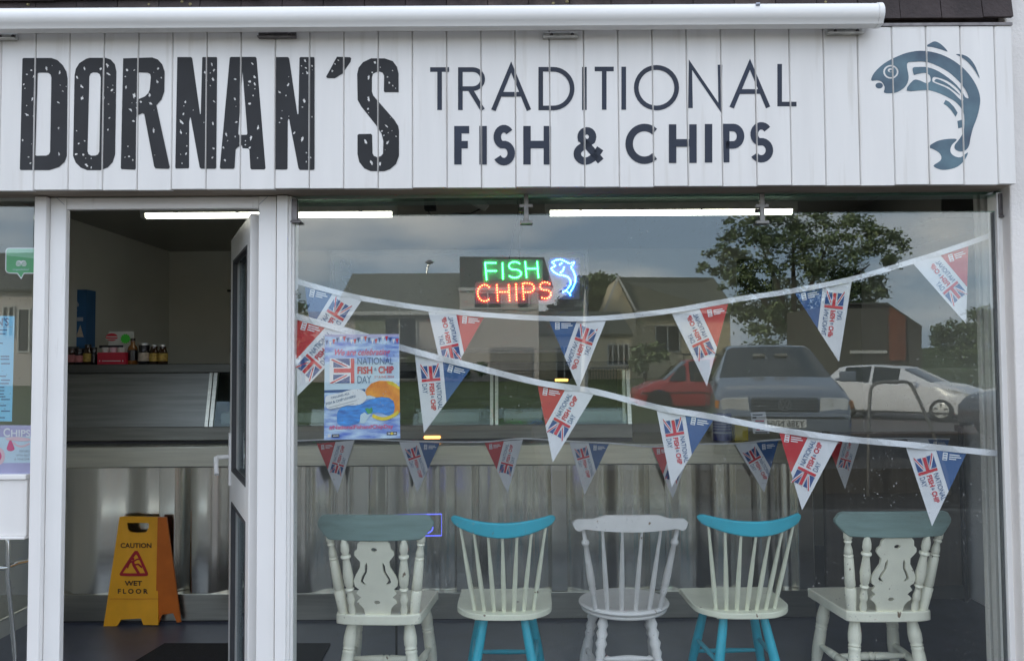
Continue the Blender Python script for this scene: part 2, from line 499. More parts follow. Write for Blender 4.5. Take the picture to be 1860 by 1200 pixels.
# ------------------------------------------------------------------ flat shapes, lettering
def curve_mesh(loops, extrude=0.0):
    cu = bpy.data.curves.new('tmp', 'CURVE')
    cu.dimensions, cu.fill_mode, cu.extrude = '2D', 'BOTH', extrude
    for lp in loops:
        sp = cu.splines.new('POLY')
        sp.points.add(len(lp) - 1)
        for p, q in zip(sp.points, lp):
            p.co = (q[0], q[1], 0, 1)
        sp.use_cyclic_u = True
    ob = bpy.data.objects.new('tmp', cu)
    me = bpy.data.meshes.new_from_object(ob)
    vs = [tuple(v.co) for v in me.vertices]
    fs = [tuple(p.vertices) for p in me.polygons]
    bpy.data.objects.remove(ob)
    bpy.data.curves.remove(cu)
    bpy.data.meshes.remove(me)
    return vs, fs
_TX = {}
def text_mesh(s, bold=0.0, shear=0.0):
    k = (s, bold, shear)
    if k not in _TX:
        cu = bpy.data.curves.new('tmp', 'FONT')
        cu.body, cu.size, cu.offset, cu.shear, cu.resolution_u = s, 1.0, bold, shear, 3
        ob = bpy.data.objects.new('tmp', cu)
        me = bpy.data.meshes.new_from_object(ob)
        vs = [(v.co.x, v.co.y) for v in me.vertices]
        fs = [tuple(p.vertices) for p in me.polygons]
        xs, ys = [v[0] for v in vs], [v[1] for v in vs]
        x0, x1, y0, y1 = min(xs), max(xs), min(ys), max(ys)
        _TX[k] = ([((x - x0) / max(1e-6, x1 - x0), (y - y0) / max(1e-6, y1 - y0)) for x, y in vs], fs)
        bpy.data.objects.remove(ob)
        bpy.data.curves.remove(cu)
        bpy.data.meshes.remove(me)
    return _TX[k]
def put_text(mb, s, mp_, u0, u1, vb, vt, mi=0, bold=0.0, shear=0.0, layer=0):
    vs, fs = text_mesh(s, bold, shear)
    mb.add([mp_(u0 + (u1 - u0) * a, vb + (vt - vb) * b, layer) for a, b in vs], fs, mi)
def put_poly(mb, poly, mp_, mi=0, layer=0):
    mb.add([mp_(u, v, layer) for u, v in poly], [tuple(range(len(poly)))], mi)
def put_rect(mb, u0, u1, v0, v1, mp_, mi=0, layer=0):
    put_poly(mb, [(u0, v0), (u1, v0), (u1, v1), (u0, v1)], mp_, mi, layer)
def put_loops(mb, loops, mp_, mi=0, layer=0):
    vs, fs = curve_mesh(loops)
    mb.add([mp_(v[0], v[1], layer) for v in vs], fs, mi)
def circle(cx, cy, rx, ry=None, n=20):
    ry = rx if ry is None else ry
    return [(cx + rx * math.cos(2 * math.pi * i / n), cy + ry * math.sin(2 * math.pi * i / n)) for i in range(n)]
def spline(pts, n=4, closed=True):
    out, L = [], len(pts)
    rng = range(L) if closed else range(L - 1)
    for i in rng:
        p0, p1, p2, p3 = (pts[(i + k - 1) % L] if closed else pts[min(max(i + k - 1, 0), L - 1)] for k in range(4))
        for j in range(n):
            t = j / n
            out.append(tuple(0.5 * ((2 * b) + (c - a) * t + (2 * a - 5 * b + 4 * c - d) * t * t + (3 * b - a - 3 * c + d) * t ** 3) for a, b, c, d in zip(p0, p1, p2, p3)))
    if not closed:
        out.append(tuple(pts[-1]))
    return out
def arc(cx, cy, rx, ry, a0, a1, n=14):
    return [(cx + rx * math.cos(R(a0 + (a1 - a0) * i / n)), cy + ry * math.sin(R(a0 + (a1 - a0) * i / n))) for i in range(n + 1)]
# single-stroke capitals in a unit box
GLYPH = {
    'T': [[(0, 1), (1, 1)], [(0.5, 1), (0.5, 0)]],
    'I': [[(0.5, 0), (0.5, 1)]],
    'L': [[(0, 1), (0, 0), (1, 0)]],
    'F': [[(0, 0), (0, 1), (1, 1)], [(0, 0.52), (0.88, 0.52)]],
    'H': [[(0, 0), (0, 1)], [(1, 0), (1, 1)], [(0, 0.52), (1, 0.52)]],
    'N': [[(0, 0), (0, 1), (1, 0), (1, 1)]],
    'A': [[(0, 0), (0.5, 1), (1, 0)], [(0.19, 0.37), (0.81, 0.37)]],
    'R': [[(0, 0), (0, 1), (0.55, 1)] + arc(0.55, 0.75, 0.45, 0.25, 90, -90) + [(0, 0.5)], [(0.42, 0.5), (1, 0)]],
    'P': [[(0, 0), (0, 1), (0.5, 1)] + arc(0.5, 0.72, 0.5, 0.28, 90, -90) + [(0, 0.44)]],
    'D': [[(0, 0), (0, 1), (0.4, 1)] + arc(0.4, 0.5, 0.6, 0.5, 90, -90, 20) + [(0, 0)]],
    'O': [arc(0.5, 0.5, 0.5, 0.5, 0, 360, 32)],
    'C': [arc(0.52, 0.5, 0.52, 0.5, 48, 312, 26)],
    'S': [arc(0.5, 0.75, 0.43, 0.25, 35, 250, 14) + arc(0.5, 0.26, 0.48, 0.26, 82, -150, 16)],
    '&': [[(1, 0.0), (0.22, 0.72)] + arc(0.42, 0.80, 0.24, 0.20, 200, -20, 12) + arc(0.62, 0.25, 0.02, 0.3, 80, 70, 1)[:0] + [(0.62, 0.68), (0.14, 0.42)] + arc(0.36, 0.24, 0.34, 0.24, 140, 300, 12) + [(0.74, 0.14), (0.98, 0.42)]],
}
def ribbon(pl, w):
    """2D polyline -> strip of quads with mitred joints"""
    pl = [Vector(p) for i, p in enumerate(pl) if i == 0 or (Vector(p) - Vector(pl[i - 1])).length > 1e-5]
    closed = (pl[0] - pl[-1]).length < 1e-4
    if closed:
        pl = pl[:-1]
    n = len(pl)
    vs, fs = [], []
    for i, p in enumerate(pl):
        a = (p - pl[i - 1]).normalized() if (i > 0 or closed) else None
        b = (pl[(i + 1) % n] - p).normalized() if (i < n - 1 or closed) else None
        a, b = a or b, b or a
        na, nb = Vector((-a.y, a.x)), Vector((-b.y, b.x))
        mt = (na + nb)
        mt = mt.normalized() if mt.length > 1e-6 else na
        k = 1.0 / max(0.42, mt.dot(na))
        vs += [p + mt * (w / 2 * k), p - mt * (w / 2 * k)]
    for i in range(n if closed else n - 1):
        j = (i + 1) % n
        fs.append((2 * i, 2 * i + 1, 2 * j + 1, 2 * j))
    return vs, fs
def put_glyph(mb, ch, mp_, u0, u1, vb, vt, w, mi=0, layer=0):
    """stroke capital whose OUTSIDE fills the box; w in the same units"""
    sx = 1 if u1 > u0 else -1
    sy = 1 if vt > vb else -1
    a0, a1 = (u0 + sx * w / 2, u1 - sx * w / 2) if ch != 'I' else (u0, u1)
    b0, b1 = vb, vt
    if ch in 'OCS&TFLDPR':
        b0, b1 = vb + sy * w / 2, vt - sy * w / 2
    for li_, st in enumerate(GLYPH[ch]):
        pl = []
        for i, (x, y) in enumerate(st):
            yy = b0 + (b1 - b0) * y
            if ch in 'TFPR' and y == 0:
                yy = vb
            if ch == 'L' and y == 1:
                yy = vt
            pl.append((a0 + (a1 - a0) * x, yy))
        vs, fs = ribbon(pl, w)
        mb.add([mp_(v[0], v[1], layer + 2 * li_) for v in vs], fs, mi)

# ================================================================== SETTING: ground, room
FY = -0.16                                # face of the fascia boards
ZB = AT(930, 340, FY).z                   # fascia underside
ZT = AT(930, 53, FY).z
ROOM_L, ROOM_R, ROOM_B, CEIL = -2.85, 2.9, 3.65, 2.46
g = MB(); g.box(-400, 400, -400, -26, -0.60, -0.02); struct(g, 'ground', 'grass_green')
g = MB(); g.box(-60, 60, -5.2, -0.02, -0.60, 0.0); struct(g, 'pavement', 'paving')
g = MB(); g.box(-60, 60, -5.36, -5.2, -0.60, -0.004); struct(g, 'kerb', 'kerb_stone')
g = MB(); g.box(-60, 60, -26, -5.36, -0.60, -0.10); struct(g, 'road', 'asphalt')
g = MB(); g.box(0.4, 5.3, -14.5, -7.0, -0.5, 0.20); struct(g, 'parking_bay', 'paving')
g = MB(); g.box(5.4, 60, -26, -15.0, -0.5, -0.06); struct(g, 'car_park', 'car_park')
g = MB()                                  # the verge rises towards the houses
vs = [(x, y, z) for x in (-90, 5.0) for y, z in ((-17.3, 0.0), (-30, 0.35), (-40, 0.62), (-95, 0.75))]
g.add(vs + [(v[0], v[1], -0.5) for v in vs], [(0, 1, 5, 4), (1, 2, 6, 5), (2, 3, 7, 6), (0, 4, 12, 8), (4, 5, 13, 12), (5, 6, 14, 13), (6, 7, 15, 14)])
vs = [(x, y, z) for x in (5.0, 95) for y, z in ((-26, 0.0), (-34, 0.35), (-42, 0.62), (-95, 0.75))]
g.add(vs + [(v[0], v[1], -0.5) for v in vs], [(0, 1, 5, 4), (1, 2, 6, 5), (2, 3, 7, 6), (0, 4, 12, 8)])
struct(g, 'verge', 'grass_green')
g = MB(); g.box(-90, 5.0, -17.3, -17.15, -0.3, 0.04); struct(g, 'verge_kerb', 'kerb_stone')

g = MB(); g.box(ROOM_L, ROOM_R, 0.0, ROOM_B, -0.3, 0.0); struct(g, 'floor', 'floor_vinyl')
g = MB(); g.box(ROOM_L, ROOM_R, 0.10, ROOM_B, CEIL, CEIL + 0.1); struct(g, 'ceiling', 'ceiling_paint')
g = MB(); g.box(ROOM_L - 0.2, ROOM_L, 0.0, ROOM_B, 0, 3.4); struct(g, 'wall_left', 'wall_cream')
g = MB(); g.box(ROOM_R, ROOM_R + 0.2, 0.0, ROOM_B, 0, 3.4); struct(g, 'wall_right', 'wall_white')
g = MB(); g.box(ROOM_L - 0.2, ROOM_R + 0.2, ROOM_B, ROOM_B + 0.2, 0, 3.4); struct(g, 'wall_back', 'wall_cream')
g = MB(); g.box(ROOM_L - 0.2, 1.90, -0.01, 0.10, ZB + 0.012, 3.4); struct(g, 'lintel_wall', 'wall_cream')
g = MB(); g.box(ROOM_L - 0.6, ROOM_R + 3, 0.10, ROOM_B + 0.6, 3.4, 3.55); struct(g, 'unseen_roof_slab', 'roof_tile')  # out of view, added to close the shell against the sun
g = MB(); g.box(2.15, 2.52, 0.9, ROOM_B, 2.22, CEIL); struct(g, 'bulkhead', 'bulkhead_dark')
g = MB(); g.box(ROOM_L - 8, ROOM_L - 0.2, 0.0, 6, 0, 3.4); struct(g, 'unseen_side_wall', 'render_white')  # unseen block added beside the shop to stop the low sun

# ================================================================== SHOP FRONT
pier = MB(); pier.box(1.905, 4.2, -0.07, 0.0, -0.1, 3.4)
pier.box(1.935, ROOM_R + 0.2, 0.0, 0.08, -0.1, 3.4)
tag(pier.build('rendered_pier', 'render_white', bevel=0.006), 'white rendered wall pier at the right end of the shop front', 'wall')

# --- fascia sign: tongue and groove boards, painted words, fish emblem
fas = thing('fascia_sign', 'white boarded shop fascia painted with black lettering and a leaping fish', 'shop sign', (0, FY, ZB))
PITCHX = AT(122.4, 200, FY).x - AT(60, 200, FY).x
J0 = AT(62.7, 200, FY).x
joints = [J0 + PITCHX * k for k in range(-4, 29)]
XE = AT(1843, 200, FY).x
first = None
for k, x in enumerate(joints):
    last = (k == len(joints) - 1)
    w = XE - x if last else PITCHX
    if first is None or last:
        b = MB()
        c, a, e = 0.0035, 0.0006, 0.005
        prof = [(a, 0.022), (a, e), (a + c, 0), (w - a - c, 0), (w - a, e), (w - a, 0.022)]
        b.prism(prof, lambda u, v: (u, v, 0), lambda u, v: (u, v, ZT - ZB))
        o = b.build('board', 'board_white', fas, local=True)
        if first is None:
            first = o
    else:
        o = first.copy()
        COL.objects.link(o)
        o.parent = fas
    o.location = (x, (k * 7 % 5 - 2) * 0.0003, (k * 5 % 7 - 3) * 0.0006)
b = MB(); b.box(joints[0], XE - 0.004, FY + 0.024, -0.012, ZB + 0.002, ZT - 0.01)
b.build('backing', 'soffit', fas)
b = MB(); b.box(joints[0], XE, FY - 0.004, FY + 0.02, ZT + 0.001, ZT + 0.012)
b.build('top_trim', 'bracket_dark', fas)

def cut_at_joints(vs, fs):
    bm = bmesh.new()
    bv = [bm.verts.new(v) for v in vs]
    for f in fs:
        try:
            bm.faces.new([bv[i] for i in f])
        except ValueError:
            pass
    xs = [v[0] for v in vs]
    gap = 0.0030
    for j in joints:
        if min(xs) - 0.01 < j < max(xs) + 0.01:
            for s in (-gap, gap):
                ge = list(bm.verts) + list(bm.edges) + list(bm.faces)
                bmesh.ops.bisect_plane(bm, geom=ge, plane_co=(j + s, 0, 0), plane_no=(1, 0, 0))
            kill = [f for f in bm.faces if abs(f.calc_center_median().x - j) < gap]
            bmesh.ops.delete(bm, geom=kill, context='FACES')
    bm.verts.index_update()
    out = [tuple(v.co) for v in bm.verts], [tuple(v.index for v in f.verts) for f in bm.faces]
    bm.free()
    return out
def fmap(u, v, layer=0):
    return AT(u, v, FY - 0.0012 - 0.0002 * layer)
def fascia_part(name, mb, mat_, label):
    vs, fs = cut_at_joints(mb.v, mb.f)
    MB().add(vs, fs).build(name, mat_, fas, label=label)


LET = [  # distressed condensed capitals, outline then counters, in thirds of a pixel
 ([(122, 322), (128, 317), (280, 317), (312, 328), (342, 356), (362, 392), (368, 430), (364, 850), (352, 882), (322, 910), (270, 927), (112, 927), (108, 920)], [(205, 400), (214, 396), (262, 397), (276, 408), (280, 425), (273, 828), (266, 842), (252, 848), (200, 849), (192, 846)]),
 ([(406, 412), (413, 376), (432, 345), (470, 321), (490, 316), (575, 316), (604, 326), (626, 352), (634, 392), (627, 842), (614, 884), (588, 912), (550, 928), (475, 928), (440, 914), (412, 886), (398, 850)], [(487, 418), (494, 402), (508, 396), (530, 397), (544, 406), (549, 424), (541, 826), (534, 842), (520, 848), (496, 848), (482, 840), (477, 824)]),
 ([(671, 319), (830, 314), (860, 325), (884, 352), (897, 392), (895, 500), (880, 542), (852, 575), (925, 912), (918, 920), (848, 918), (840, 908), (786, 622), (776, 617), (748, 630), (742, 640), (740, 920), (734, 925), (662, 922), (658, 915)], [(752, 400), (758, 395), (804, 396), (818, 404), (822, 420), (816, 488), (808, 508), (790, 526), (750, 543)]),
 ([(966, 312), (1042, 312), (1048, 320), (1090, 622), (1094, 622), (1102, 316), (1106, 312), (1180, 312), (1183, 318), (1178, 914), (1172, 920), (1095, 920), (1088, 912), (1040, 645), (1036, 640), (1031, 660), (1030, 912), (1026, 918), (958, 919), (955, 912)],),
 ([(1252, 316), (1258, 311), (1392, 311), (1398, 318), (1447, 918), (1440, 924), (1370, 924), (1364, 916), (1359, 818), (1352, 810), (1322, 808), (1318, 792), (1296, 802), (1284, 815), (1278, 914), (1272, 920), (1202, 920), (1198, 912)], [(1322, 392), (1348, 728), (1344, 735), (1300, 735), (1298, 728)]),
 ([(1499, 312), (1570, 312), (1576, 320), (1620, 622), (1626, 622), (1632, 318), (1636, 312), (1710, 312), (1714, 318), (1714, 920), (1708, 926), (1634, 926), (1626, 916), (1576, 650), (1571, 648), (1568, 660), (1567, 918), (1562, 924), (1497, 924), (1493, 916)],),
 ([(1836, 310), (1908, 313), (1914, 320), (1910, 338), (1866, 402), (1824, 427), (1784, 426), (1777, 418), (1790, 396)],),
 ([(2172, 503), (2096, 503), (2092, 496), (2093, 412), (2084, 396), (2068, 391), (2050, 394), (2032, 404), (2027, 422), (2027, 500), (2034, 522), (2150, 655), (2170, 688), (2174, 712), (2174, 850), (2158, 894), (2126, 922), (2095, 933), (2020, 933), (1985, 918), (1958, 884), (1948, 840), (1948, 738), (1954, 731), (2022, 730), (2028, 738), (2030, 836), (2038, 850), (2056, 857), (2074, 852), (2087, 838), (2089, 770), (2080, 730), (2055, 690), (1968, 580), (1949, 545), (1946, 405), (1954, 370), (1978, 340), (2022, 319), (2096, 319), (2140, 334), (2164, 366), (2172, 402)],),
]
def inside(p, poly):
    c, j = False, len(poly) - 1
    for i in range(len(poly)):
        (xi, yi), (xj, yj) = poly[i], poly[j]
        if (yi > p[1]) != (yj > p[1]) and p[0] < (xj - xi) * (p[1] - yi) / (yj - yi) + xi:
            c = not c
        j = i
    return c
for li, L in enumerate(LET):
    dm = MB()
    loops = [[(u, v) for u, v in lp] for lp in L]
    xs = [p[0] for p in L[0]]
    chips, tries = [], 0
    nchip = 4 if li == 6 else 24
    nbig = 1 if li == 6 else 7
    seeds = [(rnd.uniform(min(xs), max(xs)), rnd.uniform(330, 915)) for _ in range(5)]
    while len(chips) < nchip and tries < 900:
        tries += 1
        if rnd.random() < 0.6:
            s = rnd.choice(seeds)
            p = (rnd.gauss(s[0], 20), rnd.gauss(s[1], 32))
        else:
            p = (rnd.uniform(min(xs), max(xs)), rnd.uniform(325, 918))
        big = len(chips) < nbig
        r = rnd.uniform(9, 15) if big else rnd.choice((3.5, 4, 5, 6, 7, 8))
        ok = all(inside((p[0] + dx * (r + 3), p[1] + dy * (r + 3)), L[0]) and not any(inside((p[0] + dx * (r + 3), p[1] + dy * (r + 3)), h) for h in L[1:]) for dx, dy in ((1, 0), (-1, 0), (0, 1.4), (0, -1.4), (0, 0)))
        if ok and all((p[0] - q[0]) ** 2 + (p[1] - q[1]) ** 2 > (1.5 * r + 1.5 * q[2] + 2) ** 2 for q in chips):
            chips.append((p[0], p[1], r))
            an = rnd.uniform(0.6, 2.2) if big else rnd.uniform(0, 3)
            poly = []
            nn = 14 if big else 8
            for i in range(nn):
                t = i / nn * 2 * math.pi
                rr = r * (rnd.uniform(0.5, 1.3) if big else rnd.uniform(0.65, 1.3))
                x, y = rr * math.cos(t), rr * (0.5 if big else 0.72) * math.sin(t)
                poly.append((p[0] + x * math.cos(an) - y * math.sin(an), p[1] + x * math.sin(an) + y * math.cos(an)))
            loops.append(poly)
    put_loops(dm, [[(u / 3, v / 3) for u, v in lp] for lp in loops], fmap)
    fascia_part('letter', dm, 'sign_black', 'tall chipped black letter')
tm = MB()
for ch, u0, u1, vt, vb in [('T', 777, 820, 122.5, 200), ('R', 832, 881, 122.5, 200), ('A', 892, 965, 122, 200.5), ('D', 978, 1043.5, 122, 200.5), ('I', 1061.5, 1061.5, 122, 200),
                           ('T', 1076, 1119, 121.5, 199.5), ('I', 1133, 1133, 121.5, 199.5), ('O', 1151.5, 1233.5, 118.5, 200.5), ('N', 1250, 1312, 118, 196.5), ('A', 1325, 1399.5, 117, 195.5), ('L', 1412, 1451, 116.5, 193.5)]:
    tm = MB()
    put_glyph(tm, ch, fmap, u0, u1, vb, vt, 8.4)
    fascia_part('letter', tm, 'sign_navy', 'thin navy letter')
tm = MB()
for ch, u0, u1, vt, vb in [('F', 825, 859, 229, 299), ('I', 877.5, 877.5, 229, 299), ('S', 894.5, 936, 227, 300.5), ('H', 950.5, 1001, 229, 299), ('&', 1041, 1098, 231, 299.5),
                           ('C', 1136, 1203, 225, 298), ('H', 1215, 1265.5, 226, 296), ('I', 1287, 1287, 225.5, 295.5), ('P', 1311.5, 1352, 225, 295), ('S', 1361, 1405, 222, 295.5)]:
    tm = MB()
    put_glyph(tm, ch, fmap, u0, u1, vb, vt, 13.5)
    fascia_part('letter', tm, 'sign_navy', 'bold navy letter')
FISH = [
 spline([(90, 345), (112, 290), (180, 225), (260, 180), (350, 145), (450, 130), (560, 145), (660, 185), (740, 240), (800, 300), (850, 375), (878, 450), (880, 520), (860, 610), (830, 690), (812, 760), (800, 820), (775, 852), (735, 862), (700, 845), (697, 815), (720, 785), (750, 740), (765, 690), (766, 600), (742, 545), (700, 500), (650, 470), (560, 430), (480, 415), (348, 420), (395, 345), (440, 345), (490, 365), (520, 350), (515, 310), (480, 290), (420, 300), (400, 302), (392, 255), (430, 248), (500, 250), (580, 280), (680, 350), (745, 420), (772, 466), (798, 472), (770, 405), (700, 325), (620, 265), (500, 213), (400, 210), (350, 225), (362, 320), (345, 380), (300, 420), (250, 437), (185, 435), (188, 395), (165, 355), (130, 345)], 3),
 spline([(533, 338), (552, 320), (640, 348), (720, 408), (757, 472), (746, 492), (660, 412), (560, 367), (538, 356)], 3),
 spline([(550, 348), (570, 335), (640, 366), (705, 418), (735, 455), (650, 392), (560, 357)], 3),
 circle(233, 283, 56, 50), circle(233, 283, 43, 39), circle(230, 272, 20, 15), circle(232, 276, 9, 8),
 circle(148, 383, 27, 21),
 spline([(490, 97), (520, 75), (555, 62), (600, 85), (645, 135), (600, 122), (540, 105)], 3),
 spline([(705, 155), (760, 160), (810, 190), (850, 250), (878, 330), (840, 270), (790, 210), (740, 175)], 3),
 [(630, 487), (655, 500), (690, 535), (718, 580), (703, 610), (670, 560), (640, 530), (615, 515)], [(716, 640), (752, 630), (758, 685), (722, 694)],
 spline([(503, 830), (560, 790), (630, 772), (712, 772), (675, 815), (665, 860), (690, 892), (740, 903), (792, 868), (770, 920), (720, 970), (650, 992), (590, 992), (542, 965), (590, 930), (600, 900), (580, 868), (530, 840)], 3),
]
em = MB(); put_loops(em, [[(1560 + u / 4, 60 + v / 4) for u, v in lp] for lp in FISH], fmap)
fascia_part('fish_emblem', em, 'sign_teal', 'leaping fish stencilled in mottled teal')

# --- awning cassette
AY, AR = -0.225, 0.0415
aw = thing('awning_cassette', 'rolled up white awning in a long round cassette above the fascia', 'awning', (0, AY, AT(930, 32, AY).z))
pa, pb = AT(-180, 38.5, AY), AT(1589, 28, AY)
d = (pb - pa).normalized(); upv = Vector((0, -1, 0)).cross(d) * -1
if upv.z < 0: upv = -upv
prof = [(AR * math.cos(R(a)), AR * math.sin(R(a))) for a in range(0, 360, 15)]
prof = [(y, z) for y, z in prof if not (z < -0.030 and y < -0.012)] 
prof = [(AR * math.cos(R(a)), AR * math.sin(R(a)) * 1.0) for a in range(-60, 240, 12)] + [(-0.024, -0.041), (0.0, -0.0445), (0.02, -0.041)]
a = MB(); a.prism(prof, lambda y, z: pa + Vector((0, y, 0)) + upv * z, lambda y, z: pb + Vector((0, y, 0)) + upv * z)
a.build('cassette', 'awning_white', aw, smooth=30)
pc = AT(1599, 27.5, AY)
a = MB(); a.prism([(y * 1.045, z * 1.045) for y, z in prof], lambda y, z: pb + d * 0.001 + Vector((0, y, 0)) + upv * z, lambda y, z: pc + Vector((0, y, 0)) + upv * z)
a.build('end_cap', 'awning_white', aw, smooth=30, bevel=0.002)
q = AT(1371, 19, AY); a = MB()
a.obox((q.x, AY - 0.036, q.z + 0.004), (0.007, 0, 0), (0, 0.006, -0.004), (0, 0.002, 0.003)); a.build('maker_plate', 'print_grey', aw)
for px, w, py, dk in ((12, 40, 68, 0), (504, 70, 65, 1), (1018, 64, 65, 0), (1534, 68, 58, 0)):
    p = AT(px, py, FY - 0.006)
    hw = w / 2 * 0.00202
    a = MB(); a.box(p.x - hw, p.x + hw, FY - 0.010, FY - 0.001, p.z - 0.011, p.z + 0.012); a.box(p.x - hw, p.x + hw, FY - 0.028, FY - 0.0105, p.z - 0.011, p.z - 0.007)
    o = a.build('bracket', 'bracket_dark' if dk else 'galvanised', aw, bevel=0.002)
    for s in (-0.35, 0.45):
        a = MB(); a.lathe((p.x + hw * s * 1.5, FY - 0.0103, p.z + 0.002), (p.x + hw * s * 1.5, FY - 0.015, p.z + 0.002), [(0, 0.0065), (0.7, 0.0065), (1, 0.004)], seg=8)
        a.build('bolt', 'bolt', o)

# --- tile hanging above
tw = thing('tile_hung_wall', 'dark brown hung roof tiles above the white awning', 'wall', (0, -0.02, 2.75))
ty = -0.10
tz = AT(930, 44, ty).z
tp = (76.0 / 1500) * (3.2 + ty)
tx0 = AT(811, 30, ty).x
tiles = {}
for row in range(3):
    for k in range(-27, 16):
        x = tx0 + tp * k + (0 if row % 2 == 0 else tp / 2)
        if x > AT(1838, 30, ty).x - 0.03 or x < -2.75:
            continue
        w = min(tp, AT(1838, 30, ty).x - x)
        worn = rnd.random() < 0.35
        key = (round(w, 3), worn)
        if key not in tiles:
            t = MB()
            z0 = tz - 0.004
            vs = [(0.0015, -0.012, 0), (w - 0.0015, -0.012, 0), (w - 0.0015, 0.004, 0), (0.0015, 0.004, 0), (0.0015, 0.012, 0.165), (w - 0.0015, 0.012, 0.165), (w - 0.0015, 0.026, 0.165), (0.0015, 0.026, 0.165)]
            t.add(vs, [(0, 1, 5, 4), (3, 2, 1, 0), (2, 3, 7, 6), (4, 5, 6, 7), (0, 4, 7, 3), (1, 2, 6, 5)])
            o = t.build('tile', 'roof_tile_worn' if worn else 'roof_tile', tw, local=True)
            tiles[key] = o
        else:
            o = tiles[key].copy()
            COL.objects.link(o)
            o.parent = tw
        o.location = (x, ty + 0.02 + rnd.uniform(-0.002, 0.002), tz - 2.75 + row * 0.112 + rnd.uniform(-0.003, 0.003) + 0.006 * x)
b = MB(); b.box(-3.2, 1.90, -0.035, -0.012, ZT + 0.02, 3.4); b.build('batten_backing', 'roof_tile', tw)
for (px, py) in ((330, 3), (345, 8), (1005, 6), (1030, 3), (1735, 20), (1822, 22), (1828, 12), (1610, 8), (830, 12), (50, 8), (270, 8), (1500, 4)):
    p = AT(px, py, -0.101)
    b = MB(); b.lathe(p + Vector((0, 0.006, 0)), p + Vector((0, -0.001, 0)), [(0, rnd.uniform(0.006, 0.012)), (1, 0.004)], seg=7); b.build('lichen_patch', 'lichen', tw)

# --- posts, door frame
def zpx(py, Y): return AT(930, py, Y).z
ZH = ZB - 0.001
def upright(name, u0, u1, Y0, Y1, m, label, z0=0.0, z1=None, parent=None):
    b = MB(); b.box(fx(u0, Y0, 600), fx(u1, Y1 if u1 == 124.5 else Y0, 600), Y0, Y1, z0, z1 or ZH)
    o = b.build(name, m, parent, bevel=0.003)
    return o
tag(upright('corner_post', 58.5, 80, -0.055, 0.06, 'post_white', ''), 'white square post between the side window and the shop door', 'post')
tag(upright('mullion_post', 501.5, 521.5, -0.045, 0.06, 'white_upvc', ''), 'white square post between the shop door and the big window', 'post')
df = thing('shop_doorway', 'white plastic doorway with its glazed door standing open into the shop', 'doorway', (fx(296), 0, 0))
upright('jamb', 87.5, 124.5, -0.03, 0.0, 'white_upvc', '', parent=df)
upright('jamb', 468.5, 500.6, -0.03, 0.0, 'white_upvc', '', parent=df)
upright('filler_strip', 80.3, 87.3, -0.005, 0.05, 'white_upvc', '', parent=df)
zh = zpx(378, 0.0)
b = MB(); b.box(fx(124.8, 0.0, 600), fx(468.2, -0.03, 600), -0.029, 0.0, zh, ZH - 0.002); b.build('head', 'white_upvc', df, bevel=0.003)
b = MB(); b.box(fx(124.8, 0.0, 600), fx(468.2, -0.03, 600), -0.04, 0.05, 0.001, 0.025); b.build('threshold', 'galvanised', df, bevel=0.003)

for u0, v0, u1, v1 in ((93, 350, 117, 372), (494, 350, 470, 372)):
    v_, f_ = ribbon([(u0, v0), (u1, v1)], 0.9)
    MB().add([AT(p[0], p[1], -0.0305) for p in v_], f_).build('mitre_joint', 'print_grey', df)
# --- door leaf, swung inwards
hx = fx(467, 0.04, 700)
ang = math.atan2(0.69, -0.31)
LW, LH = 0.755, zh - 0.03
b = MB()
for x0, x1, z0, z1 in ((0, 0.10, 0, LH), (LW - 0.10, LW, 0, LH), (0.1002, LW - 0.1002, LH - 0.11, LH - 0.0005), (0.1002, LW - 0.1002, 0.0005, 0.13), (0.1002, LW - 0.1002, 0.86, 1.0)):
    b.box(x0, x1, -0.028, 0.028, z0, z1)
door = b.build('door', 'white_upvc', df, bevel=0.004, local=True)
door.location = Vector((hx, 0.035, 0.02)) - WORLD0[df.name]
door.rotation_euler = (0, 0, ang)
for z0, z1 in ((0.13, 0.86), (1.0, LH - 0.11)):
    b = MB(); b.box(0.10, LW - 0.10, -0.004, 0.004, z0, z1); b.build('pane', 'window_glass', door, local=True)
    b = MB()
    for s in (-1, 1):
        y0, y1 = (0.010, 0.030) if s > 0 else (-0.030, -0.010)
        b.box(0.10, 0.112, y0, y1, z0, z1); b.box(LW - 0.112, LW - 0.10, y0, y1, z0, z1)
        b.box(0.112, LW - 0.112, y0, y1, z0, z0 + 0.012); b.box(0.112, LW - 0.112, y0, y1, z1 - 0.012, z1)
    b.build('gasket', 'gasket', door, local=True)
for s in (1, -1):
    b = MB()
    y0, y1 = (0.0285, 0.037) if s > 0 else (-0.037, -0.0285)
    b.box(LW - 0.065, LW - 0.03, y0, y1, 0.93, 1.17)
    b.tube([(LW - 0.047, s * 0.036, 1.06), (LW - 0.047, s * 0.085, 1.06), (LW - 0.055, s * 0.092, 1.058), (LW - 0.075, s * 0.094, 1.03), (LW - 0.115, s * 0.094, 0.99)], [0.011, 0.011, 0.012, 0.011, 0.010], seg=10)
    b.build('handle', 'white_upvc', door, smooth=50, local=True)

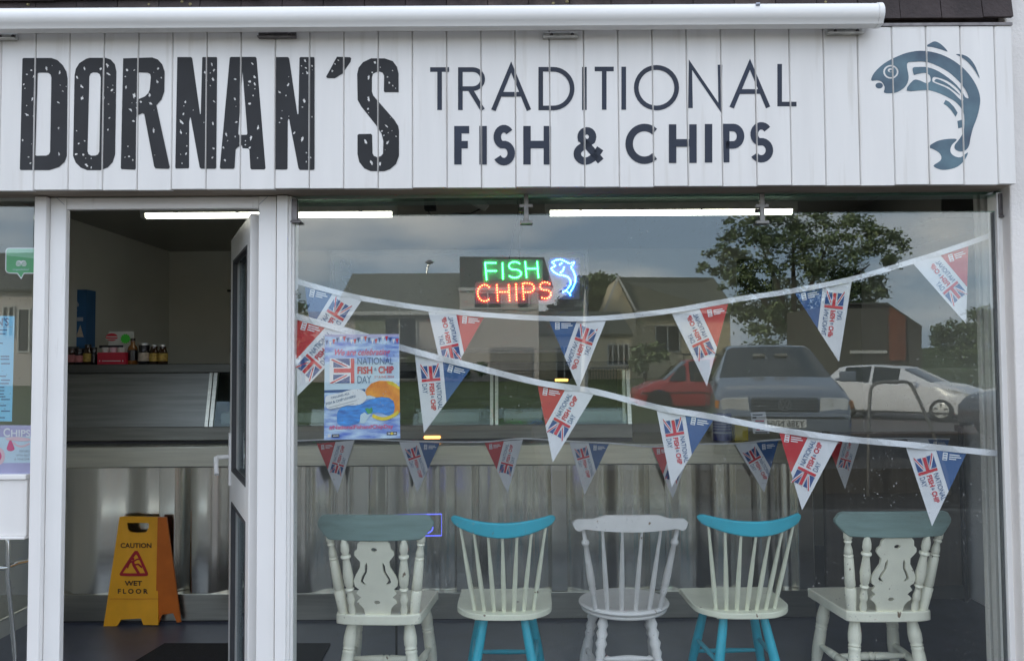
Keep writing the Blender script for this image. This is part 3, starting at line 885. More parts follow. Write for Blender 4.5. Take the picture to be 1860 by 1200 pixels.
# --- the big window
GX0, GX1 = fx(531), fx(1820)
GZT = zpx(391, 0.0)
win = thing('shop_window', 'wide shop window with a gap above the glass held by metal clamps', 'window', ((GX0 + GX1) / 2, 0, 0.05))
b = MB(); b.box(GX0, GX1, -0.003, 0.003, 0.12, GZT); b.build('pane', 'window_glass', win)
b = MB(); b.box(GX0, GX1, -0.0028, 0.0028, GZT + 0.0005, GZT + 0.004); b.build('glass_edge', 'edge_glass', win)
upright('side_frame', 522, 528, -0.03, 0.05, 'white_upvc', '', parent=win)
upright('side_frame', 528.3, 534, -0.012, 0.05, 'white_upvc', '', parent=win)
upright('side_frame', 1817.5, 1831, -0.015, 0.05, 'white_upvc', '', parent=win)
b = MB(); b.box(fx(1818), 1.904, -0.04, 0.05, 0.0, 0.12); b.box(fx(522), fx(1818), -0.04, 0.05, 0.0, 0.12); b.build('sill', 'white_upvc', win, bevel=0.004)
for u0, u1, y in ((1786, 1797, 0.16), (1799, 1812, 0.10)):
    b = MB(); b.box(fx(u0, y), fx(u1, y), y, y + 0.03, 0.0, CEIL - 0.001); b.build('inner_jamb', 'house_trim', win, bevel=0.003)
b = MB(); b.box(fx(1815), fx(1818), 0.0032, 0.02, 0.12, GZT); b.build('gasket', 'gasket', win)
pA, pB = AT(528, 372, 0.06), AT(1832, 357, 0.06)
b = MB(); b.obox((pA + pB) / 2 - Vector((0, 0.03, 0)), (pB - pA) / 2, (0, 0.042, 0.0), (0, 0, 0.006)); b.build('glass_fin', 'edge_glass', win)
for px in (955.5, 1383.5):
    t0, t1 = AT(px, 352, -0.012), AT(px, 404, -0.012)
    b = MB(); b.box(t0.x - 0.009, t0.x + 0.009, -0.020, -0.006, t1.z, t0.z)
    b.box(t0.x - 0.024, t0.x + 0.024, -0.024, -0.0045, t1.z - 0.006, t1.z + 0.006)
    zc = AT(px, 374, -0.012).z
    b.box(t0.x - 0.026, t0.x + 0.026, -0.019, -0.007, zc - 0.007, zc + 0.007)
    o = b.build('clamp', 'clamp_grey', win, bevel=0.002)
    b = MB(); b.lathe((t0.x - 0.027, -0.012, AT(px, 383, -0.012).z), (t0.x - 0.010, -0.012, AT(px, 383, -0.012).z), [(0, 0.007), (1, 0.007)], seg=8); b.build('clamp_screw', 'bolt', o)
for px, py, s in ((534, 385, 1), (1818, 375, -1)):
    p = AT(px, py, -0.012)
    b = MB(); b.box(p.x - 0.012, p.x + 0.014, -0.022, -0.004, p.z - 0.035, p.z + 0.05); b.box(p.x - 0.012, p.x + 0.03 * (1 if s > 0 else 0.5), -0.03, -0.0045, p.z - 0.045, p.z - 0.036)
    b.build('corner_clamp', 'bracket_dark', win, bevel=0.002)

# --- the side window at the left edge
SX0, SX1 = -2.85, fx(58, 0.0, 600)
sw = thing('side_window', 'narrow shop window at the left edge with a white panel below the stickers', 'window', (-2.3, 0, 0.05))
zt1, zt2 = zpx(864, 0.0), zpx(966, 0.0)
b = MB(); b.box(SX0, SX1, -0.003, 0.003, zt1 + 0.02, ZH - 0.01); b.build('pane', 'window_glass', sw)
b = MB(); b.box(SX0, SX1, -0.003, 0.003, 0.10, zt2 - 0.012); b.build('pane', 'window_glass', sw)
b = MB(); b.box(SX0, SX1 - 0.001, -0.012, 0.03, zt2, zt1); b.build('panel', 'post_white', sw, bevel=0.003)
b = MB(); b.box(SX0, SX1 - 0.001, -0.022, 0.03, zt1 + 0.0005, zt1 + 0.02); b.build('rail', 'white_upvc', sw, bevel=0.003)
b = MB(); b.box(SX0, SX1 - 0.001, -0.022, 0.03, zt2 - 0.012, zt2 - 0.0005); b.build('rail', 'white_upvc', sw, bevel=0.003)
b = MB(); b.box(SX0, SX1 - 0.001, -0.03, 0.03, 0.0, 0.10); b.build('sill', 'white_upvc', sw, bevel=0.003)

# ================================================================== INSIDE: lights, counter, servery
LTS = "ceiling strip lights"
LY = 1.70
def strip_light(px0, px1, py, label):
    a, b2 = AT(px0, py, LY), AT(px1, py, LY)
    zc = CEIL - 0.042
    L = b2.x - a.x
    t = thing('strip_light', label, 'ceiling light', ((a.x + b2.x) / 2, LY, CEIL), LTS)
    b = MB(); b.box(a.x, b2.x, LY - 0.032, LY + 0.032, CEIL - 0.047, CEIL - 0.0005); b.build('fixture', 'fixture_white', t)
    b = MB(); b.prism([(-0.026, CEIL - 0.0475), (0.026, CEIL - 0.0475), (0.024, CEIL - 0.068), (0.014, CEIL - 0.074), (-0.014, CEIL - 0.074), (-0.024, CEIL - 0.068)], lambda y, z: (a.x + 0.03, LY + y, z), lambda y, z: (b2.x - 0.03, LY + y, z))
    b.build('diffuser', 'tube_light', t)
    for x0, x1 in ((a.x, a.x + 0.0295), (b2.x - 0.0295, b2.x)):
        b = MB(); b.prism([(-0.028, CEIL - 0.0475), (0.028, CEIL - 0.0475), (0.026, CEIL - 0.069), (0.015, CEIL - 0.076), (-0.015, CEIL - 0.076), (-0.026, CEIL - 0.069)], lambda y, z: (x0, LY + y, z), lambda y, z: (x1, LY + y, z))
        b.build('end_cap', 'fixture_white', t)
    for k in range(4):
        x = a.x + L * (0.14 + 0.24 * k)
        b = MB(); b.tube([(x - 0.012, LY - 0.033, CEIL - 0.04), (x, LY - 0.036, CEIL - 0.054), (x + 0.012, LY - 0.033, CEIL - 0.04)], 0.003, seg=6); b.build('clip', 'bolt', t)
strip_light(258, 722, 388, 'lit strip light on the ceiling above the doorway and the left of the window')
strip_light(990, 1446, 385, 'lit strip light on the ceiling above the middle of the window')

CY = 1.72                                 # counter front
def cx(px, Y=CY, py=950): return AT(px, py, Y).x
XR = cx(1478)
ctr = thing('serving_counter', 'long stainless steel serving counter with wavy front panels', 'counter', (-0.5, CY, 0))
zp1, zp0 = 0.165, 0.91
pil = [-2.78, cx(302.5), cx(478), cx(655), cx(843), cx(1016), cx(1195), cx(1352), XR - 0.045]
b = MB(); b.box(ROOM_L + 0.002, XR, CY - 0.004, CY + 0.08, 0.012, zp1); b.build('plinth', 'steel_mid', ctr, bevel=0.003)
b = MB(); b.box(ROOM_L + 0.002, XR, CY + 0.01, CY + 0.6, 0.0, 0.0119); b.build('base', 'gasket', ctr)
for x in pil:
    b = MB(); b.box(x - 0.047, x + 0.047, CY + 0.004, CY + 0.06, zp1 + 0.001, zp0 - 0.001); b.build('pilaster', 'steel_vertical', ctr, bevel=0.004)
for i in range(len(pil) - 1):
    x0, x1 = pil[i] + 0.0475, pil[i + 1] - 0.0475
    n = 72
    vs, fs = [], []
    ph = rnd.uniform(-0.4, 0.4)
    for k in range(n + 1):
        t = k / n
        env = min(1, 5 * t, 5 * (1 - t))
        y = CY + 0.050 - env * (0.042 * math.sin(math.pi * t) ** 2 + 0.024 * math.sin(2.3 * math.pi * t + ph) + 0.004 * math.sin(5 * math.pi * t + 2 * ph))
        vs += [(x0 + (x1 - x0) * t, y, zp1 + 0.001), (x0 + (x1 - x0) * t, y, zp0 - 0.001)]
        if k:
            fs.append((2 * k - 2, 2 * k, 2 * k + 1, 2 * k - 1))
    MB().add(vs, fs).build('wavy_panel', 'steel_vertical', ctr, smooth=80)
b = MB(); b.box(ROOM_L + 0.002, XR + 0.02, CY - 0.06, CY + 0.75, zp0, 1.035); b.build('counter_top', 'steel', ctr, bevel=0.008)
b = MB(); b.box(XR - 0.03, XR + 0.018, CY + 0.04, CY + 0.73, 0.0, zp0 - 0.001); b.build('end_panel', 'steel_dark', ctr)
# servery (heated display) standing on the counter
SY = CY + 0.10
XS1 = AT(1149, 730, SY).x
srv = thing('heated_servery', 'stainless steel heated servery with sloping panel and glass on the counter', 'food display', (-0.8, SY, 1.035))
zb0, zb1 = zpx(796, SY), zpx(771, SY)
ztop = zpx(673, SY + 0.09)
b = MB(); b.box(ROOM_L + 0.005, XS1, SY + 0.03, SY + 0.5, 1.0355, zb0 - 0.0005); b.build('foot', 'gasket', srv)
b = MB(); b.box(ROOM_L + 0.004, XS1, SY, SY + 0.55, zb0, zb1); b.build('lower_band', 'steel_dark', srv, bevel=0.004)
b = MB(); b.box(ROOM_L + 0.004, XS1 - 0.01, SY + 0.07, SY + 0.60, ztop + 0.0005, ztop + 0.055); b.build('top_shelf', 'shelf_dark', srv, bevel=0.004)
def slope_panel(u0, u1, name, m, th=0.006, inset=0.0):
    a, c = AT(u0, 770, SY).x, AT(u1, 770, SY).x
    b = MB(); b.add([(a, SY + 0.01 + inset, zb1), (c, SY + 0.01 + inset, zb1), (c, SY + 0.09 + inset, ztop), (a, SY + 0.09 + inset, ztop),
                     (a, SY + 0.01 + inset + th, zb1), (c, SY + 0.01 + inset + th, zb1), (c, SY + 0.09 + inset + th, ztop), (a, SY + 0.09 + inset + th, ztop)],
                    [(0, 1, 2, 3), (7, 6, 5, 4), (0, 4, 5, 1), (1, 5, 6, 2), (2, 6, 7, 3), (3, 7, 4, 0)])
    return b.build(name, m, srv)
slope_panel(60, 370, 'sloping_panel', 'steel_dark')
for u0, u1 in ((371, 377), (379, 386), (640, 646), (890, 896), (899, 905), (1141, 1148)):
    slope_panel(u0, u1, 'mullion', 'steel', th=0.03, inset=-0.008)
for u0, u1 in ((386.5, 639.5), (646.5, 889.5), (905.5, 1140.5)):
    slope_panel(u0, u1, 'sneeze_glass', 'counter_glass')
b = MB(); b.box(ROOM_L + 0.006, XS1 - 0.02, SY + 0.56, SY + 0.59, zb1, ztop); b.build('rear_panel', 'gasket', srv)
b = MB(); b.box(XS1 - 0.022, XS1 - 0.002, SY + 0.30, SY + 0.55, zb1, ztop); b.build('end_post', 'steel', srv)
for px0, px1, py, Y, z in ((770, 800, 794, SY - 0.012, None), (1008, 1032, 690, SY + 0.24, None)):
    a, c = AT(px0, py, Y), AT(px1, py, Y)
    b = MB(); b.lathe(a, (c.x, c.y, a.z), [(0, 0.004), (0.04, 0.009), (0.96, 0.009), (1, 0.004)], seg=10); b.build('heat_lamp', 'heat_glow', srv)
# trays of wrapped food, pale shapes behind the glass
for u0, u1 in ((540, 590), (760, 870), (915, 985), (1020, 1130), (400, 430)):
    a, c = AT(u0, 760, SY + 0.2).x, AT(u1, 760, SY + 0.2).x
    b = MB(); b.box(a, c, SY + 0.2, SY + 0.42, zb1 + 0.001, zb1 + 0.07); tag(b.build('paper_stack', 'box_white', bevel=0.01), {540: 'stack of pale wrapping paper at the left end of the servery', 760: 'wide stack of pale paper behind the servery glass under a red and white pennant', 915: 'short stack of pale paper in the middle of the servery glass', 1020: 'pale paper stack at the right end of the servery', 400: 'pale paper stack seen beside the open door'}[u0], 'paper stack', 'paper stacks in the servery')

# --- on the servery shelf, seen through the doorway
ZS = ztop + 0.0557
PY_ = SY + 0.30
def jar(name, px, h, r, body, lid, lab, label, cat, neck=0.5, group='sauce bottles and jars on the servery shelf'):
    x = AT(px, 640, PY_).x
    t = thing(name, label, cat, (x, PY_, ZS), group)
    b = MB(); b.lathe((0, 0, 0), (0, 0, h * 0.9), [(0, r * 0.94), (0.03, r), (0.62, r), (0.74, r * 0.85), (0.86, r * neck), (1, r * neck)], seg=16); b.build('bottle_body', body, t, smooth=50, local=True)
    b = MB(); b.lathe((0, 0, h * 0.9 + 0.0005), (0, 0, h), [(0, r * neck * 1.12), (0.9, r * neck * 1.12), (1, r * neck)], seg=14); b.build('lid', lid, t, smooth=50, local=True)
    b = MB(); b.lathe((0, 0, h * 0.14), (0, 0, h * 0.55), [(0, r * 1.012), (1, r * 1.012)], seg=16, cap=False); b.build('paper_label', lab, t, smooth=50, local=True)
jar('jar', 131, 0.115, 0.040, 'jar_brown', 'lid_black', 'label_rose', 'squat brown jar with a pinkish label beside the blue box', 'jar', 0.9)
jar('jar', 145, 0.105, 0.034, 'jar_black', 'lid_black', 'label_rose', 'short dark jar with a pinkish label, second from the left on the shelf', 'jar', 0.9)
jar('bottle', 160, 0.130, 0.030, 'jar_brown', 'lid_black', 'label_gold', 'brown sauce bottle with a gold label left of the red and white box', 'bottle', 0.6)
jar('jar', 171, 0.11, 0.020, 'jar_black', 'lid_black', 'jar_black', 'small plain black jar hard against the red and white box', 'jar', 0.8)
jar('bottle', 241, 0.165, 0.032, 'jar_amber', 'jar_brown', 'jar_black', 'tall amber vinegar bottle with a black label right of the green star', 'bottle', 0.42)
jar('jar', 262, 0.135, 0.036, 'jar_black', 'lid_silver', 'label_cream', 'wide black jar with a silver lid and cream label', 'jar', 0.92)
jar('bottle', 280, 0.125, 0.030, 'jar_brown', 'lid_silver', 'label_gold', 'left of two matching brown bottles with silver caps and gold labels', 'bottle', 0.7)
jar('bottle', 296, 0.125, 0.030, 'jar_brown', 'lid_silver', 'label_gold', 'right of two matching brown bottles with silver caps and gold labels', 'bottle', 0.7)
dY = PY_ - 0.06
x0, x1 = AT(177, 640, dY).x, AT(228, 640, dY).x
dsp = thing('display_box', 'red and white cardboard display box of small tubs on the shelf', 'display box', ((x0 + x1) / 2, dY, ZS))
dm_ = lambda u, v, l=0: AT(u, v, dY - 0.0006 * (l + 1))
b = MB(); b.box(x0, x1, dY, dY + 0.14, ZS, ZS + 0.075); b.build('tray', 'box_red', dsp)
b = MB(); b.box(x0 + 0.003, x1 - 0.012, dY + 0.135, dY + 0.141, ZS + 0.0755, ZS + 0.215); b.build('back_card', 'box_white', dsp)
for k in range(3):
    xx = x0 + 0.03 + k * 0.052
    b = MB(); b.lathe((xx, dY + 0.045, ZS + 0.0755), (xx, dY + 0.045, ZS + 0.108), [(0, 0.018), (0.8, 0.023), (1, 0.023)], seg=12); b.build('tub', 'print_palepink' if k % 2 else 'box_white', dsp)
b = MB(); bm_ = lambda u, v, l=0: AT(u, v, dY + 0.1335 - 0.0006 * l)
put_poly(b, circle(203, 612, 11, 7), bm_, 0); put_rect(b, 180, 224, 627, 632, bm_, 1)
put_rect(b, 193, 214, 610.5, 612.5, bm_, 2, 1); put_rect(b, 192, 213, 615, 616.5, bm_, 2, 1)
put_rect(b, 185, 219, 654.5, 656, dm_, 2); put_rect(b, 180, 182, 654, 656.5, dm_, 2); put_rect(b, 222, 224, 654, 656.5, dm_, 2)
b.build('print', ['print_red', 'print_black', 'box_white'], dsp)
b = MB(); c = AT(227.5, 615, dY + 0.10)
st = [(c.x + (0.033 if k % 2 else 0.027) * math.cos(k * math.pi / 12), c.z + (0.033 if k % 2 else 0.027) * math.sin(k * math.pi / 12)) for k in range(24)]
b.prism(st, lambda x, z: (x, dY + 0.100, z), lambda x, z: (x, dY + 0.104, z)); tag(b.build('price_star', 'star_green'), 'bright green card price star stuck beside the display box', 'price star')
x0, x1 = AT(88, 580, PY_ + 0.08).x, AT(156.5, 580, PY_ + 0.08).x
bb = thing('blue_carton', 'tall dark blue carton with white print at the left end of the shelf', 'carton', (x0, PY_ + 0.08, ZS))
zc = zpx(521, PY_ + 0.08)
b = MB(); b.box(x0, x1, PY_ + 0.08, PY_ + 0.2, ZS, zc); b.build('carton_body', 'box_navy', bb)
cm_ = lambda u, v, l=0: AT(u, v, PY_ + 0.079 - 0.0006 * l)
b = MB(); put_text(b, 'SALT', cm_, 122, 141, 571, 563, 1); put_rect(b, 122, 151, 576, 583, cm_, 1)
put_poly(b, spline([(124, 545), (130, 530), (137, 541), (143, 556), (124, 558)], 3), cm_, 0); put_poly(b, [(138, 612), (146, 590), (152, 612)], cm_, 2)
b.build('print', ['print_grey', 'print_grey', 'label_cream'], bb)
b = MB(); b.box(AT(128, 650, PY_ - 0.06).x, AT(176, 650, PY_ - 0.06).x, PY_ - 0.08, PY_ + 0.05, ZS - 0.0002, ZS + 0.0), 
b = MB(); p0, p1 = AT(420, 600, 3.6), AT(420, 645, 3.6)
b.tube([AT(421, 528, ROOM_B - 0.01), AT(420, 560, ROOM_B - 0.008), AT(422, 600, ROOM_B - 0.01), AT(419, 640, ROOM_B - 0.008)], 0.006); b.obox(AT(425, 528, ROOM_B - 0.03), (0.05, 0, 0), (0, 0.02, 0), (0, 0, 0.008))
tag(b.build('wall_cable', 'cable'), 'thin dark cable hanging down the back wall beside the open door', 'cable')

# --- on the open counter right of the servery
def tin(px0, px1, py0, py1, body, name, label, cat, bands=True):
    Y = CY + 0.04
    a, c = AT(px0, py1, Y), AT(px1, py0, Y)
    r = (c.x - a.x) / 2
    t = thing(name, label, cat, ((a.x + c.x) / 2, Y + r, 1.0355))
    h = c.z - 1.0355
    b = MB(); b.lathe((0, 0, 0), (0, 0, h), [(0, r * 0.95), (0.02, r), (0.97, r), (1, r * 0.95)], seg=20); b.build('can_body', body, t, smooth=40, local=True)
    if bands:
        for q0, q1 in ((0.27, 0.33), (0.42, 0.44), (0.52, 0.54), (0.62, 0.64), (0.72, 0.74)):
            b = MB(); b.lathe((0, 0, h * q0), (0, 0, h * q1), [(0, r * 1.012), (1, r * 1.012)], seg=20, cap=False); b.build('printed_band', 'print_grey', t, local=True)
tin(1299, 1333, 751, 800, 'tin_blue', 'catering_tin', 'dark blue catering tin with pale lettering on the counter', 'tin')
b = MB(); a = AT(1335, 786, CY + 0.06); c = AT(1359, 763, CY + 0.06); b.box(a.x, c.x, CY + 0.06, CY + 0.16, 1.0355, c.z)
tag(b.build('yellow_box', 'tin_yellow', bevel=0.004), 'small yellow box between the blue tin and the price card', 'box')
card = thing('price_card', 'white printed card standing on the counter beside the yellow box', 'card', (AT(1380, 790, CY).x, CY, 1.0355))
b = MB(); cmap = lambda u, v, l=0: AT(u, v, CY - 0.01 - 0.0006 * l)
a, c = AT(1363, 786, CY - 0.01), AT(1398, 748, CY - 0.01)
b.add([AT(1363, 749, CY + 0.02), AT(1390, 747, CY + 0.02), AT(1398, 787, CY - 0.02), AT(1368, 787, CY - 0.02), AT(1363, 749, CY + 0.024), AT(1390, 747, CY + 0.024), AT(1398, 787, CY - 0.016), AT(1368, 787, CY - 0.016)], [(0, 1, 2, 3), (7, 6, 5, 4), (0, 4, 5, 1), (1, 5, 6, 2), (2, 6, 7, 3), (3, 7, 4, 0)])
b.build('sheet', 'print_white', card)
b = MB(); cmap = lambda u, v, l=0: AT(u, v, CY + 0.02 - 0.04 * (v - 748) / 39 - 0.002)
for k, (u0, u1, v, m) in enumerate(((1367, 1385, 752, 0), (1367, 1374, 757, 0), (1372, 1388, 763, 1), (1370, 1380, 769, 0), (1372, 1392, 774, 0), (1374, 1380, 779, 1), (1385, 1394, 779, 0), (1372, 1394, 784, 0))):
    put_rect(b, u0, u1, v, v + 2, cmap, m)
b.build('print', ['print_black', 'print_red'], card)

# --- back of the shop, right side
YD = 2.05
x0, x1 = AT(1500, 950, YD).x, AT(1745, 950, YD).x
dd = thing('flush_door', 'dark brown flush door standing at the back right of the shop', 'door', ((x0 + x1) / 2, YD, 0))
b = MB(); b.box(x0, x1, YD, YD + 0.04, 0.02, 1.06); b.build('leaf', 'door_brown', dd, bevel=0.003)
b = MB(); b.box(x1 + 0.004, x1 + 0.03, YD - 0.01, YD + 0.05, 0.0, 1.10); b.build('door_post', 'gasket', dd)
b = MB(); b.box(x0, x1, YD - 0.012, YD - 0.0005, 0.02, 0.10); b.build('kick_plate', 'bulkhead_dark', dd)
bw = lambda u, v, l=0: AT(u, v, ROOM_B - 0.003 - 0.002 * l)
def wall_panel(u0, u1, v0, v1, m, name, label, cat, th=0.02):
    a, c = AT(u0, v1, ROOM_B - th), AT(u1, v0, ROOM_B - th)
    b = MB(); b.box(a.x, c.x, ROOM_B - th, ROOM_B - 0.001, a.z, c.z)
    return tag(b.build(name, m, bevel=0.003), label, cat)
wall_panel(1340, 1402, 470, 533, 'hole_dark', 'dark_picture', 'small square black picture on the back wall behind the left of the tree reflection', 'picture')
wall_panel(1508, 1568, 445, 560, 'hole_dark', 'dark_picture', 'tall black panel on the back wall near the right of the window', 'picture')
YB = 2.9
fan = thing('extractor_unit', 'round black unit with a dangling strap at the back right of the shop', 'fan unit', (AT(1707, 590, YB).x, YB, 1.6))
c = AT(1704, 588, YB); b = MB()
b.lathe((c.x, YB - 0.05, c.z), (c.x, YB + 0.06, c.z), [(0, 0.03), (0.12, 0.085), (0.8, 0.098), (1, 0.08)], seg=24); b.build('housing', 'hole_dark', fan, smooth=40)
b = MB(); b.obox(AT(1727, 590, YB + 0.02), (0.016, 0, 0.0), (0, 0.03, 0), (-0.004, 0, 0.10)); b.build('strap', 'hole_dark', fan, bevel=0.006)
b = MB(); b.box(c.x - 0.03, c.x + 0.03, YB + 0.06, ROOM_B - 0.002, c.z - 0.03, c.z + 0.03); b.build('wall_arm', 'gasket', fan)
t = thing('ceiling_speaker', 'small black box under the ceiling with a cable looping to the right', 'speaker', (AT(781, 370, 1.3).x, 1.3, CEIL))
p = AT(781, 371, 1.3); b = MB(); b.box(p.x - 0.03, p.x + 0.03, 1.28, 1.36, p.z - 0.028, CEIL - 0.001); b.build('speaker_case', 'hole_dark', t)
b = MB(); b.tube([AT(777, 383, 1.3), AT(783, 391, 1.3), AT(800, 393, 1.31), AT(830, 388, 1.33), AT(855, 388, 1.35), AT(880, 376, 1.36)], 0.004, seg=6); b.build('cable', 'cable', t)
b = MB(); p = [AT(832, 357, 1.2), AT(868, 357, 1.2), AT(888, 372, 1.2), AT(880, 381, 1.2)]
b.add(p + [q + Vector((0, 0.05, 0)) for q in p], [(0, 1, 2, 3), (7, 6, 5, 4), (0, 4, 5, 1), (1, 5, 6, 2), (2, 6, 7, 3), (3, 7, 4, 0)])
tag(b.build('ceiling_vane', 'fixture_white', bevel=0.003), 'pale slanting metal vane under the ceiling left of the first clamp', 'air vane')

# --- floor: mat, wet floor sign, glowing outline for a reflected blue sign
def ATZ(px, py, z=0.0):
    d = ray(px, py); return CAM_POS + d * ((z - CAM_POS.z) / d.z)
b = MB(); q = [ATZ(299, 1171), ATZ(600, 1171), (ATZ(600, 1171).x + 0.05, 0.12, 0), (ATZ(240, 1205).x - 0.12, 0.12, 0)]
b.add([(v[0], v[1], 0.001) for v in q] + [(v[0], v[1], 0.012) for v in q], [(0, 1, 2, 3), (7, 6, 5, 4), (0, 4, 5, 1), (1, 5, 6, 2), (2, 6, 7, 3), (3, 7, 4, 0)])
tag(b.build('door_mat', 'mat_black'), 'black door mat lying on the shop floor inside the doorway', 'mat')

wf = thing('wet_floor_sign', 'yellow folding caution sign standing on the shop floor in the doorway', 'floor sign', ATZ(238, 1136))
YF = ATZ(238, 1136).y
LEAN = 0.05
zt_ = zpx(938, YF + LEAN)
def wmap(u, v, l=0):                      # pixel of the photograph -> leaning front leaf
    z = AT(u, v, YF).z
    k = max(0, min(1, z / zt_))
    return AT(u, v, YF + LEAN * k - 0.0012 * l)
outl = [(189, 1136), (218, 938), (228, 936.5), (287, 938), (288, 1134), (261, 1134), (257, 1122), (221, 1124), (213, 1136)]
hole = spline([(232, 952), (233, 949), (268, 949), (271, 953), (270, 961), (263, 966), (240, 966), (233, 961)], 2)
vs, fs = curve_mesh([outl, hole])
b = MB(); b.add([wmap(v[0], v[1], 0) for v in vs], fs)
o = b.build('front_leaf', 'wet_yellow', wf)
sd = o.modifiers.new('thick', 'SOLIDIFY'); sd.thickness, sd.offset = 0.012, 0.0
b = MB(); yo = YF + 0.012
vs2, fs2 = curve_mesh([[(288, 938), (304, 938), (330, 1106), (323, 1107), (316, 1092), (296, 1094), (290, 1108), (284, 1108)]])
vsr = []
for v in vs2:
    k = max(0, min(1, (v[1] - 938) / 170))
    vsr.append(AT(v[0], v[1] + 22 * k, min(1.684, YF + LEAN + 0.02 + 0.075 * k)))
b.add(vsr, fs2); o = b.build('rear_leaf', 'wet_orange', wf); sd = o.modifiers.new('thick', 'SOLIDIFY'); sd.thickness = 0.012
b = MB(); p0, p1 = wmap(218, 942), wmap(287, 941); b.tube([p0 + Vector((0, 0.012, -0.002)), p1 + Vector((0, 0.012, -0.002))], 0.012, seg=10); b.build('hinge', 'wet_yellow', wf, smooth=50)
W_ = lambda u, v, l=0: wmap(u, v, 9 + l)
b = MB(); put_text(b, 'CAUTION', W_, 219, 275, 994.5, 985.5, 0, 0.02); put_text(b, 'WET', W_, 226.5, 258, 1063, 1054, 0, 0.02); put_text(b, 'F L O O R', W_, 214, 268.5, 1077.5, 1068.5, 0, 0.03)
b.build('lettering', 'wet_black', wf)
b = MB(); put_loops(b, [spline([(247, 1000), (252, 1003), (268, 1038), (268, 1043), (264, 1045.5), (223, 1045.5), (218, 1043), (219, 1038), (242, 1003)], 3), spline([(247, 1007), (250, 1010), (262, 1037), (260, 1040), (227, 1040), (225, 1037), (244, 1010)], 3)], W_)
put_poly(b, circle(241.5, 1014.5, 2.6), W_)
for pl, w in (([(241, 1018), (243, 1026), (248, 1034), (252, 1041)], 5.0), ([(244, 1025), (251, 1024), (258, 1030)], 3.2), ([(241, 1018), (235, 1022), (231, 1031)], 2.8), ([(242, 1019), (249, 1015), (255, 1014.5)], 2.8)):
    v_, f_ = ribbon(pl, w); b.add([W_(x, y) for x, y in v_], f_)
b.build('warning_triangle', 'wet_red', wf)
b = MB(); put_rect(b, 199, 288, 1086.5, 1087.3, W_); b.build('crease', 'wet_orange', wf)

NY = 0.9  # glowing tubes added in place of a blue sign's reflection
ne = thing('blue_sign_reflection', 'glowing blue outline standing in for a reflected sign behind the left sage topped chair', 'lit sign', AT(742, 951, NY))
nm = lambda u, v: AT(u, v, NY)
b = MB(); b.tube([nm(700, 935), nm(802, 933), nm(802, 972), nm(700, 974), nm(700, 935)], 0.003, seg=6); b.build('outline', 'reflected_blue', ne)
b = MB(); b.tube([nm(u, v) for u, v in spline([(786, 956), (785, 962), (780, 966), (774, 968)], 3, False)], [0.0035] * 10, seg=6); b.build('lit_stroke', 'reflected_blue', ne)
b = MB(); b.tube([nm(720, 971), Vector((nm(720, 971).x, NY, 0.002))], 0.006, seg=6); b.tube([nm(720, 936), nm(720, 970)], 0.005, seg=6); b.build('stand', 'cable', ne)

# ================================================================== THE FIVE CHAIRS
def stretch_legs(t, legs, m, prof, h):
    for (x0, y0), (x1, y1) in legs:
        b = MB(); b.lathe((x0, y0, h), (x1, y1, 0.0), prof, seg=14); b.build('leg', m, t, smooth=60, local=True)
TURN_LEG = [(0, 0.016), (0.04, 0.019), (0.10, 0.024), (0.17, 0.028), (0.24, 0.027), (0.26, 0.023), (0.275, 0.027), (0.29, 0.023), (0.305, 0.027), (0.32, 0.024), (0.36, 0.026), (0.5, 0.027), (0.62, 0.024), (0.70, 0.019), (0.72, 0.023), (0.74, 0.018), (0.85, 0.02), (0.93, 0.018), (1, 0.014)]
BEAD_LEG = [(0, 0.015), (0.05, 0.018), (0.09, 0.024), (0.13, 0.017), (0.17, 0.025), (0.22, 0.017), (0.26, 0.025), (0.31, 0.017), (0.35, 0.022), (0.39, 0.016), (0.44, 0.022), (0.6, 0.026), (0.75, 0.022), (0.9, 0.017), (1, 0.013)]
TURN_POST = [(0, 0.019), (0.30, 0.024), (0.32, 0.017), (0.34, 0.022), (0.46, 0.021), (0.68, 0.019), (0.70, 0.014), (0.715, 0.020), (0.735, 0.014), (0.75, 0.018), (0.80, 0.016), (0.86, 0.011), (0.89, 0.017), (0.91, 0.012), (0.93, 0.018), (1, 0.016)]
TURN_SPIN = [(0, 0.011), (0.07, 0.016), (0.14, 0.011), (0.16, 0.014), (0.20, 0.017), (0.28, 0.012), (0.33, 0.011), (0.345, 0.019), (0.365, 0.012), (0.40, 0.018), (0.52, 0.022), (0.68, 0.016), (0.75, 0.013), (0.765, 0.021), (0.785, 0.021), (0.80, 0.012), (0.85, 0.018), (0.92, 0.017), (1, 0.009)]
ARROW = [(0, 0.0085), (0.25, 0.0105), (0.5, 0.0095), (0.8, 0.0065), (1, 0.0055)]
CH = 'painted chairs set out along the window'
def seat(t, poly, z0, z1, m, bev=0.012, name='seat'):
    b = MB(); b.prism(poly, lambda x, y: (x, y, z0), lambda x, y: (x, y, z1))
    o = b.build(name, m, t, local=True, bevel=bev)
    o.data.polygons.foreach_set('use_smooth', [True] * len(o.data.polygons)); o.data.set_sharp_from_angle(angle=R(40))
    return o
